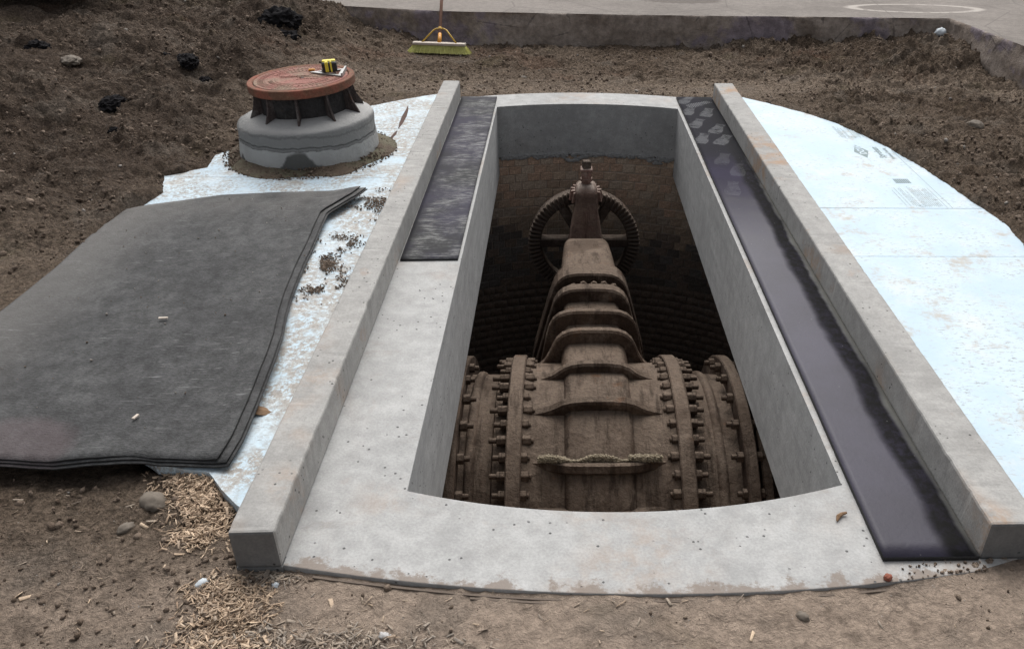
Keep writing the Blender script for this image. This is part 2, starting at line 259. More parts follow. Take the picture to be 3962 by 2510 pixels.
def m_cut():
    k = NM('cut_pavement_edge'); a = k.noise(2.2, 6, .65); b = k.noise(16, 6, .7); c = k.noise(80, 4, .7); X, Y, Z = k.xyz()
    col = k.mix(k.ramp(a, .35, .62), (.22, .178, .148), (.35, .295, .255)); col = k.mix(k.ramp(k.noise(1.7, 5, .65, k.map(k.P, loc=(3.3, 0, 5))), .52, .60, 0, .75), col, (.25, .21, .25))
    cr = k.vor(1.7, 'DISTANCE_TO_EDGE', k.map(k.P, loc=(.7, .3, .2), scale=(1, 1, 1.8))); ncr = k.math('MULTIPLY', k.ramp(k.math('ADD', cr, k.math('MULTIPLY', k.math('SUBTRACT', b, .5), .06)), .006, .02, 1, 0), k.ramp(a, .5, .6)); col = k.mix(k.math('MULTIPLY', ncr, .5), col, (.05, .042, .042))
    sp = k.math('MULTIPLY', k.ramp(k.vor(60), .15, .25, 1, 0), k.ramp(k.noise(8, 2), .5, .6)); col = k.mix(k.math('MULTIPLY', sp, .6), col, (.34, .31, .28))
    col = k.mix(1.0, col, k.ramp(b, .3, .7, .7, 1.2), 'MULTIPLY')
    return k.fin(col, .93, k.math('ADD', b, k.math('MULTIPLY', c, .5)), .02, 1.0, .2)
M_CUT = m_cut()
def m_simple(name, c, rough=.6, var=.25, sc=30, spec=.4, metal=0.0):
    k = NM(name); col = k.mix(k.noise(sc, 5, .65), tuple(x*(1-var) for x in c), tuple(min(1, x*(1+var)) for x in c)); return k.fin(col, rough, k.noise(sc*3, 3), .002, .6, spec, metal)
M_ASPH = m_simple('asphalt_lump', (.014, .013, .014), .95, .6, 40, .08)
M_YEL = m_simple('yellow_steel', (.55, .34, .05), .5); M_YELC = m_simple('yellow_plastic', (.75, .62, .06), .4); M_BLKP = m_simple('black_plastic', (.02, .02, .022), .45)
M_ORG = m_simple('orange_plastic', (.62, .27, .03), .5)
M_BRIS = m_simple('yellow_bristle', (.78, .74, .26), .7, .35, 60); M_BLOCK = m_simple('pale_wood_block', (.52, .45, .38), .7); M_HAND = m_simple('brown_wood_handle', (.30, .17, .12), .6, .3, 12)
M_ALU = m_simple('dull_aluminium', (.36, .36, .35), .5, .2, 40, .5, .5)
def m_chip():
    k = NM('wood_chip'); col = k.mix(k.attr('shade'), (.26, .175, .115), (.62, .47, .33)); col = k.mix(k.attr('grey'), col, (.27, .23, .19)); return k.fin(col, .8, k.noise(150, 3), .003)
M_CHIP = m_chip()
M_INK = m_simple('grey_ink', (.20, .26, .27), .7, .2, 60)
M_STONE = m_simple('field_stone', (.15, .125, .10), .8, .35, 25); M_PALE = m_simple('pale_pebble', (.42, .41, .40), .8, .25, 30); M_BLUE = m_simple('blue_foam_scrap', (.50, .54, .57), .7, .15)
M_LEAF = m_simple('dry_leaf', (.20, .12, .065), .8, .4, 40)
M_GRIT = m_simple('pale_grit', (.27, .225, .16), .95, .45, 60)
M_TRUCK = m_simple('truck_paint', (.03, .032, .035), .4); M_TYRE = m_simple('tyre_rubber', (.018, .018, .018), .8); M_RIMS = m_simple('wheel_steel', (.30, .30, .30), .4, .2, 20, .5, .8)
M_YOKE = m_iron('yoke_iron', (.17, .12, .095), (.12, .06, .05), (.42, .36, .31), .8); M_GASH = m_simple('damp_soil_gash', (.085, .05, .04), .95, .4, 40); M_FELTSTRIP = m_simple('fibre_joint_strip', (.14, .11, .088), .95, .35, 30)

# ------------------------------------------------------------------ object helpers
def tag(o, label=None, cat=None, group=None, kind=None):
    if label: o['label'] = label
    if cat: o['category'] = cat
    if group: o['group'] = group
    if kind: o['kind'] = kind
    return o
def empty(name, loc, label, cat, group=None, rot=(0, 0, 0)):
    o = bpy.data.objects.new(name, None); COL.objects.link(o); o.location = loc; o.rotation_euler = rot; o.empty_display_size = .1
    return tag(o, label, cat, group)
def link(name, me, m=None, parent=None, smooth=False, loc=None):
    if m is not None and not me.materials: me.materials.append(m)
    o = bpy.data.objects.new(name, me); COL.objects.link(o)
    if parent: o.parent = parent
    if loc is not None: o.location = loc
    if smooth:
        me.polygons.foreach_set('use_smooth', [True]*len(me.polygons))
    return o
def bm_obj(name, bm, m, parent=None, smooth=False, loc=None):
    me = bpy.data.meshes.new(name); bmesh.ops.recalc_face_normals(bm, faces=bm.faces); bm.to_mesh(me); bm.free()
    return link(name, me, m, parent, smooth, loc)
def np_mesh(name, V, F, attrs=None):
    me = bpy.data.meshes.new(name); V = np.asarray(V, dtype=np.float32); F = np.asarray(F, dtype=np.int32); n, kk = F.shape
    me.vertices.add(len(V)); me.vertices.foreach_set('co', V.ravel()); me.loops.add(n*kk); me.loops.foreach_set('vertex_index', F.ravel())
    me.polygons.add(n); me.polygons.foreach_set('loop_start', np.arange(0, n*kk, kk, dtype=np.int32)); me.polygons.foreach_set('loop_total', np.full(n, kk, dtype=np.int32))
    me.update(calc_edges=True)
    for a, v in (attrs or {}).items():
        at = me.attributes.new(a, 'FLOAT', 'POINT'); at.data.foreach_set('value', np.asarray(v, dtype=np.float32))
    return me
def box(bm, x0, x1, y0, y1, z0, z1, mat=None):
    vs = [bm.verts.new(p) for p in ((x0, y0, z0), (x1, y0, z0), (x1, y1, z0), (x0, y1, z0), (x0, y0, z1), (x1, y0, z1), (x1, y1, z1), (x0, y1, z1))]
    if mat is not None:
        for v in vs: v.co = mat @ v.co
    for f in ((3, 2, 1, 0), (4, 5, 6, 7), (0, 1, 5, 4), (1, 2, 6, 5), (2, 3, 7, 6), (3, 0, 4, 7)): bm.faces.new([vs[i] for i in f])
    return vs
def tube(bm, pts, r, seg=10, cap=True):
    pts = [Vector(p) for p in pts]; rs = r if isinstance(r, (list, tuple)) else [r]*len(pts); rings = []
    for i, p in enumerate(pts):
        d = (pts[min(i+1, len(pts)-1)] - pts[max(i-1, 0)]).normalized(); a = d.orthogonal().normalized() if i == 0 else (a - d*a.dot(d)).normalized(); b = d.cross(a)
        rings.append([bm.verts.new(p + (a*math.cos(t)+b*math.sin(t))*rs[i]) for t in [2*math.pi*j/seg for j in range(seg)]])
    for A, B in zip(rings, rings[1:]):
        for j in range(seg): bm.faces.new((A[j], A[(j+1) % seg], B[(j+1) % seg], B[j]))
    if cap: bm.faces.new(rings[0][::-1]); bm.faces.new(rings[-1])
def lathe(bm, prof, seg=48, axis='Z', c=(0, 0, 0), a0=0.0, a1=2*math.pi, wob=0.0):
    """prof: list of (radius, height)."""
    full = abs(a1-a0-2*math.pi) < 1e-6; n = seg if full else seg+1; rings = []
    for r, h in prof:
        ring = []
        for j in range(n):
            t = a0+(a1-a0)*j/seg; rr = r*(1+wob*mnoise.noise(Vector((math.cos(t)*2, math.sin(t)*2, h*9))))
            if axis == 'Z': p = (c[0]+rr*math.cos(t), c[1]+rr*math.sin(t), c[2]+h)
            elif axis == 'X': p = (c[0]+h, c[1]+rr*math.cos(t), c[2]+rr*math.sin(t))
            else: p = (c[0]+rr*math.cos(t), c[1]+h, c[2]+rr*math.sin(t))
            ring.append(bm.verts.new(p))
        rings.append(ring)
    for A, B in zip(rings, rings[1:]):
        for j in range(seg if full else seg): bm.faces.new((A[j], A[(j+1) % n], B[(j+1) % n], B[j]))
    return rings
def loft(bm, sections, cap=True):
    rings = [[bm.verts.new(p) for p in s] for s in sections]; n = len(rings[0])
    for A, B in zip(rings, rings[1:]):
        for j in range(n): bm.faces.new((A[j], A[(j+1) % n], B[(j+1) % n], B[j]))
    if cap: bm.faces.new(rings[0][::-1]); bm.faces.new(rings[-1])
    return rings
def bevel(o, wd=.006, seg=2, ang=35):
    m = o.modifiers.new('bevel', 'BEVEL'); m.width = wd; m.segments = seg; m.limit_method = 'ANGLE'; m.angle_limit = R(ang); return o
def vnoise(P, seed=0):
    """value noise on (N,2) points"""
    P = np.asarray(P, dtype=np.float64); i = np.floor(P).astype(np.int64); f = P-i; f = f*f*(3-2*f)
    def h(a, b):
        n = (a*374761393 + b*668265263 + seed*974711) & 0xffffffff; n = ((n ^ (n >> 13))*1274126177) & 0xffffffff; n = n ^ (n >> 16); return (n & 0xffff)/65535.0
    a = h(i[:, 0], i[:, 1]); b = h(i[:, 0]+1, i[:, 1]); c = h(i[:, 0], i[:, 1]+1); d = h(i[:, 0]+1, i[:, 1]+1)
    return (a*(1-f[:, 0])+b*f[:, 0])*(1-f[:, 1])+(c*(1-f[:, 0])+d*f[:, 0])*f[:, 1]
def fbm(P, sc, oc=4, seed=0, gain=.5):
    P = np.asarray(P)*sc; t = 0; a = 1; s = 0
    for o in range(oc):
        ang = .6*o+.3; Rm = np.array([[math.cos(ang), -math.sin(ang)], [math.sin(ang), math.cos(ang)]]); t = t+a*(vnoise(P@Rm+o*17.3, seed+o)-.5); s += a; a *= gain; P = P*2.03
    return t/s
def inpoly(P, poly):
    x, y = P[:, 0], P[:, 1]; ins = np.zeros(len(P), bool); n = len(poly)
    for i in range(n):
        x1, y1 = poly[i]; x2, y2 = poly[(i+1) % n]
        if y1 == y2: continue
        c = ((y1 > y) != (y2 > y)) & (x < (x2-x1)*(y-y1)/(y2-y1)+x1); ins ^= c
    return ins
def polydist(P, poly, closed=True):
    d = np.full(len(P), 1e9); n = len(poly)
    for i in range(n if closed else n-1):
        a = np.array(poly[i]); b = np.array(poly[(i+1) % n]); ab = b-a; t = np.clip(((P-a)@ab)/max(ab@ab, 1e-9), 0, 1); q = a+t[:, None]*ab; d = np.minimum(d, np.hypot(*(P-q).T))
    return d

# ------------------------------------------------------------------ plan shapes (metres; z = 0 is the concrete deck)
CX, CY, RO, RI = .198, .063, 2.62, 2.286
XL0, XL1, XR0, XR1 = -.919, -.790, 1.226, 1.377        # kerbs: outer/inner left, inner/outer right
OL, OR = -.488, .915                                   # opening sides
FOAM_R = [(1.38, 2.475), (1.46, 2.43), (1.64, 2.25), (1.87, 1.98), (2.02, 1.74), (2.14, 1.45), (2.23, 1.14), (2.31, .76), (2.35, .40), (2.39, .15), (2.41, -.10), (2.39, -.34), (2.32, -.75), (2.20, -1.15), (2.02, -1.55), (1.8, -1.88), (1.55, -2.15), (1.38, -2.28)]
FOAM_L = [(-.92, 2.47), (-.99, 2.44), (-1.20, 2.29), (-1.43, 2.09), (-1.47, 1.95), (-1.75, 1.62), (-2.06, 1.18), (-2.17, .97), (-2.14, .74), (-2.33, .59), (-2.24, .32), (-2.30, .04), (-2.28, -.6), (-2.1, -1.2), (-1.75, -1.7), (-1.30, -2.03), (-1.12, -2.07), (-1.05, -2.15), (-.985, -2.22), (-.92, -2.27)]
MAT_TOP = [(-1.121, .297), (-1.354, .281), (-1.606, .259), (-1.87, .211), (-2.048, .135), (-2.203, .074), (-2.306, .002), (-2.317, -.234), (-2.30, -.617), (-2.306, -.927), (-2.32, -1.30), (-2.34, -2.03), (-1.784, -2.027), (-1.09, -2.045), (-1.085, -1.92), (-1.13, -1.3), (-1.2, -.9), (-1.25, -.2), (-1.19, .08)]
def near_out(x):
    if 1.20 < x < 1.40: return -2.481+(x-1.20)*.33
    return -2.55+.095*(x-.35)**2 if -.93 < x < 1.40 else CY-math.sqrt(max(RO*RO-(x-CX)**2, 0))
def far_out(x): return CY+math.sqrt(max(RO*RO-(x-CX)**2, 0))
EDGE = [(-3.6, 5.05), (-2.47, 4.77), (-1.18, 4.48), (.78, 4.41), (3.91, 4.44), (4.04, 3.17), (4.12, 1.6), (4.25, 0), (4.4, -3), (4.5, -7)]   # cut edge of the street
ZP = .31
CTRL = np.array([
 # front
 (-1.4,-2.7,-.03),(-.6,-2.75,-.02),(.3,-2.75,-.012),(1.2,-2.7,-.005),(1.6,-2.55,.05),(1.5,-2.42,.06),(1.32,-2.50,.03),(1.38,-2.55,.035),(2.2,-2.6,.05),(1.7,-2.25,.05),(0,-3.6,-.02),(-2.5,-3.2,-.04),(3,-3.4,.05),(-1.15,-2.3,-.008),(-1.3,-2.08,.0),(-1.6,-2.15,-.02),(-2.3,-2.15,-.05),(-.8,-2.6,-.02),(.3,-2.6,-.014),(.9,-2.58,-.014),(1.25,-2.55,-.01),(0,-5.5,-.02),(-4,-5,-.02),(4,-5.5,.0),
 # right of foam
 (2.6,-1.2,.06),(2.75,.1,.06),(2.6,.9,.055),(2.3,1.6,.05),(1.9,2.3,.035),(1.5,2.7,.0),(3.4,0,.04),(3.9,-1.5,.05),(3.95,1.5,.0),(3.2,2.3,.03),(3.95,3.1,-.03),(3.0,3.4,.02),(3.4,4.2,.10),(3.85,4.35,.15),(2.4,4.3,.07),(2.4,3.5,.03),
 # far
 (.2,2.85,-.02),(1.2,3.0,-.01),(-.8,2.85,-.01),(.8,4.3,.0),(.2,3.6,-.02),(1.5,3.8,.0),(-1.1,4.35,-.01),(-1.15,4.0,-.005),(-1.0,3.3,.01),(-.4,4.3,-.01),
 # foot of the bank
 (-1.35,2.6,.02),(-1.55,3.3,.03),(-1.7,4.1,.05),(-1.95,4.55,.09),(-1.95,2.0,.04),(-2.2,1.4,.03),(-2.4,.75,.035),(-2.5,.2,.03),(-2.6,-.4,.03),(-2.5,-1.0,.02),(-2.55,-1.6,-.03),
 # bank
 (-2.0,2.7,.15),(-2.15,3.4,.17),(-2.3,4.1,.22),(-2.35,4.6,.30),(-2.5,2.1,.13),(-2.7,2.7,.22),(-2.8,3.4,.28),(-2.75,4.2,.35),(-2.9,4.8,.36),(-2.9,1.4,.11),(-3.2,2.1,.20),(-3.5,2.8,.29),(-3.3,3.6,.34),(-3.4,4.4,.33),(-4.2,2.4,.27),(-4.4,3.2,.30),(-4.2,4.2,.31),(-3.0,.6,.07),(-3.6,1.4,.19),(-4.4,1.2,.24),(-3.1,-.2,.10),(-3.0,.05,.11),(-3.6,.3,.11),(-3.3,-1.0,.06),(-4.4,0,.2),(-4.2,-1.6,.12),(-6,3,.31),(-6,0,.3),(-5.5,-3,.1),(-6,5,.31),(-3,6,.30)])
def height(P, fine=True):
    P = np.asarray(P, float); num = np.zeros(len(P)); den = np.zeros(len(P))
    for x, y, z in CTRL:
        d2 = (P[:, 0]-x)**2+(P[:, 1]-y)**2; wv = 1/(d2+.03)**2.2; num += wv*z; den += wv
    h = num/den
    r = np.hypot(P[:, 0]-CX, P[:, 1]-CY)
    left = 1/(1+np.exp((P[:, 0]+2.15)*5)); bankz = np.clip((P[:, 1]+.8)/1.2, 0, 1)*left
    right = np.clip((P[:, 0]-1.7)/.6, 0, 1)*np.clip((P[:, 1]+2.2)/.6, 0, 1); far = np.clip((P[:, 1]-2.75)/.5, 0, 1)*(1-left)
    rough = .25+.9*bankz+.85*right+.75*far; rough = rough*(.6+.9*np.clip(fbm(P, 1.3, 2, 50)+.5, 0, 1))
    if fine:
        rd = 1-2*np.abs(fbm(P, 3.2, 4, 61)); wp = P+np.stack([fbm(P, 4, 2, 63), fbm(P, 4, 2, 64)], 1)*.25; rough = rough*1.35; h = h+bankz*.11*(1-2.2*np.abs(fbm(P@np.array([[.8, -.6], [.6, .8]])*np.array([1.0, .45]), 1.9, 3, 71))); h = h+fbm(P, 1.6, 3, 1)*.14*(bankz*1.3+.10+.2*far+.2*right)+(rd-.8)*.06*bankz+fbm(wp, 6, 4, 9, .62)*.085*rough+np.abs(fbm(wp, 15, 3, 21))*.075*rough*np.clip(fbm(P, 1.9, 2, 88)*2+.8, .3, 1.3)+fbm(P, 34, 2, 31, .7)*.026*rough
        g = (P[:, 0]*.75+P[:, 1]*.66); h = h+bankz*.085*(np.abs(fbm(np.stack([g*5.5, P[:, 1]*1.1-P[:, 0]*.9], 1), 1, 3, 77)))   # spoil slid down in furrows
        mr = np.clip(1-np.abs(P[:, 0]+3.15)/.5, 0, 1)*np.clip(1-np.abs(P[:, 1]+.05)/.4, 0, 1); h = h+mr*.05
    bp = np.exp(-(((P[:, 0]+1.15)/.45)**2+((P[:, 1]-3.95)/.30)**2)**2); h = h*(1-bp)+bp*(-.012+.12*(h+.0))
    # sunk below the foam and the deck
    sink = np.zeros(len(P)); 
    for poly in (FOAM_R, FOAM_L):
        ins = inpoly(P, poly); d = polydist(P, poly); sink = np.maximum(sink, np.where(ins, np.clip(d/.05, 0, 1), 0))
    strip = (P[:, 0] > -.93) & (P[:, 0] < 1.39); ny = np.where(P[:, 0] > 1.2, -2.481+(P[:, 0]-1.2)*.33, -2.55+.095*(P[:, 0]-.35)**2); fy = CY+np.sqrt(np.clip(RO*RO-(P[:, 0]-CX)**2, 0, None))
    dd = np.minimum(P[:, 1]-ny, fy-P[:, 1]); sink = np.where(strip & (dd > .022), np.maximum(sink, np.clip((dd-.022)/.04, 0, 1)), sink)
    mins = inpoly(P, MAT_TOP); md = polydist(P, MAT_TOP); msk = np.where(mins, np.clip(md/.07, 0, 1), 0)
    h = h*(1-msk)+msk*np.minimum(h, -.03)
    h = np.where(sink > 0, h*(1-sink)+sink*np.minimum(h, -.10), h)
    hug = strip & (dd <= .022) & (dd > -.12); h = np.where(hug, np.minimum(h, -.003+(-dd)*.05+h*.0+fbm(P, 30, 2, 3)*.006), h)
    return h

# ------------------------------------------------------------------ ground sheet
def build_ground():
    def axis(lo, hi, st, far):
        a = list(np.arange(lo, hi+1e-6, st)); s = st; x = hi
        while x < far: s *= 1.35; x += s; a.append(x)
        s = st; x = lo
        while x > -far: s *= 1.35; x -= s; a.insert(0, x)
        return np.array(a)
    xs = axis(-4.6, 4.2, .0165, 60); ys = axis(-2.95, 4.95, .0165, 60)
    X, Y = np.meshgrid(xs, ys); P = np.stack([X.ravel(), Y.ravel()], 1); H = height(P)
    # far beyond the pit the earth lies just under the street
    street = street_mask(P); H = np.where(street, np.minimum(H, ZP-.12), H)
    V = np.concatenate([P, H[:, None]], 1); nx = len(xs); ny = len(ys)
    i = np.arange((ny-1)*(nx-1)); r = i//(nx-1); c = i % (nx-1); a = r*nx+c; F = np.stack([a, a+1, a+nx+1, a+nx], 1)
    cen = V[F].mean(1); d = np.hypot(cen[:, 0]-CX, cen[:, 1]-CY); keep = ~(d < 2.05) & ~((d < 2.34) & (cen[:, 0] > -.92) & (cen[:, 0] < 1.38))
    F = F[keep]; used = np.unique(F); mp = np.zeros(len(V), int); mp[used] = np.arange(len(used))
    return V[used], mp[F]
def street_mask(P):
    """True on the street side of the cut"""
    poly = EDGE+[(90, -7), (90, 90), (-90, 90), (-90, 5.05)]
    return inpoly(P, poly)
V, F = build_ground(); me = np_mesh('soil', V, F); tag(link('soil', me, M_SOIL, smooth=True), kind='structure')

# ------------------------------------------------------------------ street with its sawn edge
def build_street():
    # refine the edge polyline
    pts = []
    for a, b in zip(EDGE, EDGE[1:]):
        n = max(2, int(math.dist(a, b)/.03))
        for i in range(n): t = i/n; pts.append((a[0]+(b[0]-a[0])*t, a[1]+(b[1]-a[1])*t))
    pts.append(EDGE[-1]); E = np.array(pts); n = len(E)
    # inward normal (towards the pit)
    T = np.gradient(E, axis=0); T /= np.linalg.norm(T, axis=1)[:, None]; N = np.stack([T[:, 1], -T[:, 0]], 1)
    arc = np.concatenate([[0], np.cumsum(np.linalg.norm(np.diff(E, axis=0), axis=1))])
    zs = [ZP, ZP-.012, ZP-.04, ZP-.08, ZP-.12, ZP-.16, ZP-.20, ZP-.25, ZP-.30, ZP-.36, ZP-.45]
    V = []; 
    for j, z in enumerate(zs):
        q = np.stack([arc, np.full(n, z)], 1); off = fbm(q*np.array([1, 2.5]), 3, 4, 5)*.07+fbm(q, 18, 4, 6, .65)*.035
        off += np.clip((ZP-z)*.10, 0, .05)
        if j == 0: off = fbm(q, 9, 3, 6)*.018-.004
        zz = z+(fbm(q, 14, 2, 8)*.008 if 0 < j else 0)
        V.append(np.stack([E[:, 0]+N[:, 0]*off, E[:, 1]+N[:, 1]*off, np.full(n, z)+ (0 if j == 0 else zz-z)], 1))
    rows = len(zs); V = np.concatenate(V); a = np.arange(n-1); F = []
    for j in range(rows-1): F.append(np.stack([j*n+a, j*n+a+1, (j+1)*n+a+1, (j+1)*n+a], 1))
    face = link('pavement_face', np_mesh('pavement_face', V, np.concatenate(F)), M_CUT, smooth=True)
    # top: strips running out from the edge
    O = [];
    for i in range(n):
        O.append(V[i])
    O = np.array(O); outs = [.05, .2, .6, 2, 8, 60]; rings = [O]
    # outward direction: away from pit, fanned
    cen = np.array([0, -1.0]); D = E-cen; D /= np.linalg.norm(D, axis=1)[:, None]
    for o in outs: rings.append(np.concatenate([O[:, :2]+D*o, np.full((n, 1), ZP)], 1))
    V2 = np.concatenate(rings); F2 = []
    for j in range(len(rings)-1): F2.append(np.stack([j*n+a, (j+1)*n+a, (j+1)*n+a+1, j*n+a+1], 1))
    top = link('street', np_mesh('street', V2, np.concatenate(F2)), M_PAVE); tag(top, kind='structure'); face.parent = top
build_street()

# ------------------------------------------------------------------ concrete deck over the shaft
vault = empty('valve_vault_deck', (CX, CY, 0), 'pale concrete vault deck with long open hatch over the rusty valve', 'concrete deck')
INVV = Matrix.Translation((-CX, -CY, 0))
def to_vault(o): o.parent = vault; o.matrix_parent_inverse = INVV; return o
def build_deck():
    bm = bmesh.new(); fi = lambda x: CY+math.sqrt(RI*RI-(x-CX)**2); ni = lambda x: CY-math.sqrt(RI*RI-(x-CX)**2)
    def no(x): return near_out(x) if x > -.93 else max(near_out(x), float(np.interp(x, [-2.28, -2.1, -1.75, -1.30, -1.12, -.93], [-.55, -1.15, -1.62, -1.95, -1.98, -2.2])))
    xs = sorted(set([CX-2.40, CX+2.52, OL, OR, -.929, 1.399, OL-.38, OR+.38]+[x for x in (CX-RO*math.cos(math.pi*i/64) for i in range(1, 64)) if CX-2.38 < x < CX+2.5]+[OL+(OR-OL)*i/24 for i in range(25)]))
    xs = [x for i, x in enumerate(xs) if i == 0 or x-xs[i-1] > .002]; W = {}
    def v(x, y, z): 
        k = (round(x, 4), round(y, 4), round(z, 4))
        if k not in W: W[k] = bm.verts.new((x, y, z))
        return W[k]
    def face(*p, mi=0):
        q = [v(*c) for c in p]
        try: f = bm.faces.new(q); f.material_index = mi
        except ValueError: pass
    YA, YB = ni(OL), fi(OL)
    def cell(xa, xb, f0, f1, z0, wn, wf):
        face((xa, f0(xa), 0), (xb, f0(xb), 0), (xb, f1(xb), 0), (xa, f1(xa), 0)); face((xa, f1(xa), z0), (xb, f1(xb), z0), (xb, f0(xb), z0), (xa, f0(xa), z0))
        if wn: face((xa, f0(xa), z0), (xb, f0(xb), z0), (xb, f0(xb), 0), (xa, f0(xa), 0), mi=2)
        if wf: face((xb, f1(xb), z0), (xa, f1(xa), z0), (xa, f1(xa), 0), (xb, f1(xb), 0), mi=2)
    for xa, xb in zip(xs, xs[1:]):
        m = (xa+xb)/2; f0, f1 = no, far_out
        if OL < m < OR: cell(xa, xb, f0, ni, -.42, True, True); cell(xa, xb, fi, f1, -.405, True, True)
        else:
            z0 = -.552 if OL-.38 < m < OR+.38 else -.42; ya = lambda x: max(YA, f0(x)+.01); yb = lambda x: min(YB, f1(x)-.01)
            cell(xa, xb, f0, ya, z0, True, False); cell(xa, xb, ya, yb, z0, False, False); cell(xa, xb, yb, f1, z0, False, True)
    for x in (OL, OR):
        face((x, ni(x), -.552), (x, fi(x), -.552), (x, fi(x), 0), (x, ni(x), 0), mi=1)
        face((x, ni(x), -.552), (x, ni(x), -.42), (x, no(x), -.42), (x, no(x), -.552), mi=1); face((x, fi(x), -.552), (x, fi(x), -.405), (x, far_out(x), -.405), (x, far_out(x), -.552), mi=1)
    bmesh.ops.recalc_face_normals(bm, faces=bm.faces)
    me = bpy.data.meshes.new('deck'); bm.to_mesh(me); bm.free(); me.materials.append(M_DECK); me.materials.append(M_WALLC); me.materials.append(M_END)
    o = link('deck', me); to_vault(o); bevel(o, .006, 2, 60)
build_deck()
def kerb(x0, x1):
    bm = bmesh.new(); n = 240; rings = []
    for i in range(n+1):
        y = -2.436+(2.483+2.436)*i/n; z = .139
        j = lambda s: .0015*mnoise.noise(Vector((s, y*3, 0)))-.006*max(0, mnoise.fractal(Vector((s*7+x0*5, y*16, 0)), .4, 2, 5)-.30)
        rings.append([(x0, y, .0006), (x1, y, .0006), (x1+j(3), y, z+j(4)), (x0-j(5), y, z+j(6))])
    # the part that stands out past the round deck reaches into the soil
    loft(bm, rings); bm.normal_update()
    o = bm_obj('kerb', bm, M_KERB); o.data.materials.append(M_ENDSHADE)
    for f in o.data.polygons: f.material_index = 1 if abs(f.normal.y) > .7 else 0  # end faces take the concrete with shade in its colour
    to_vault(o); bevel(o, .009, 2, 40); return o
kerb(XL0, XL1); kerb(XR0, XR1)
# kerb ends bedded below deck level outside the disc
bm = bmesh.new(); box(bm, XL0, XL1, -2.434, CY-math.sqrt(RO*RO-(XL1-CX)**2)-.03, -.13, .0005); to_vault(bm_obj('kerb_footing', bm, M_ENDSHADE))
bm = bmesh.new(); box(bm, XR0, XR1, -2.434, -2.30, -.13, .0005); to_vault(bm_obj('kerb_footing', bm, M_ENDSHADE))
# squeezed mortar along the bottom of the far wall
def mortar_edge():
    bm = bmesh.new()
    for i in range(320):
        t = random.uniform(-.305, .325); a = math.pi/2-t; r = RI+.006; x = CX+r*math.cos(a); 
        if not (OL+.02 < x < OR-.02): continue
        y = CY+r*math.sin(a); drop = .02+.06*max(0, mnoise.noise(Vector((x*4.5, 0, 3))))*2; z = -.405-random.random()**1.5*drop
        s = random.uniform(.008, .02)
        M = Matrix.Translation((x, y-.004, z)) @ Matrix.Rotation(-t, 4, 'Z') @ Matrix.Diagonal((s*1.5, s*.7, s, 1)) @ Matrix.Rotation(random.random()*6, 4, 'Y')
        bmesh.ops.create_icosphere(bm, subdivisions=1, radius=1, matrix=M)
    for v in bm.verts: v.co += Vector((random.uniform(-.003, .003), 0, random.uniform(-.004, .004)))
    o = bm_obj('mortar_bead', bm, M_GM); tag(o, kind='stuff'); to_vault(o)
mortar_edge()
# fibre strips along the rim of the deck at the front
for q, (a, b, off, h) in enumerate(((-.70, 1.15, .012, -.010), (-.25, .75, .024, -.012))):
    bm = bmesh.new(); A = []
    for i in range(81):
        x = a+(b-a)*i/80; y = near_out(x)-off+.003*mnoise.noise(Vector((x*3, q, 0))); A.append([(x, y, -.05), (x, y-.007, -.05), (x, y-.007, h), (x, y, h)])
    loft(bm, A); o = bm_obj('joint_strip', bm, M_FELTSTRIP); to_vault(o)

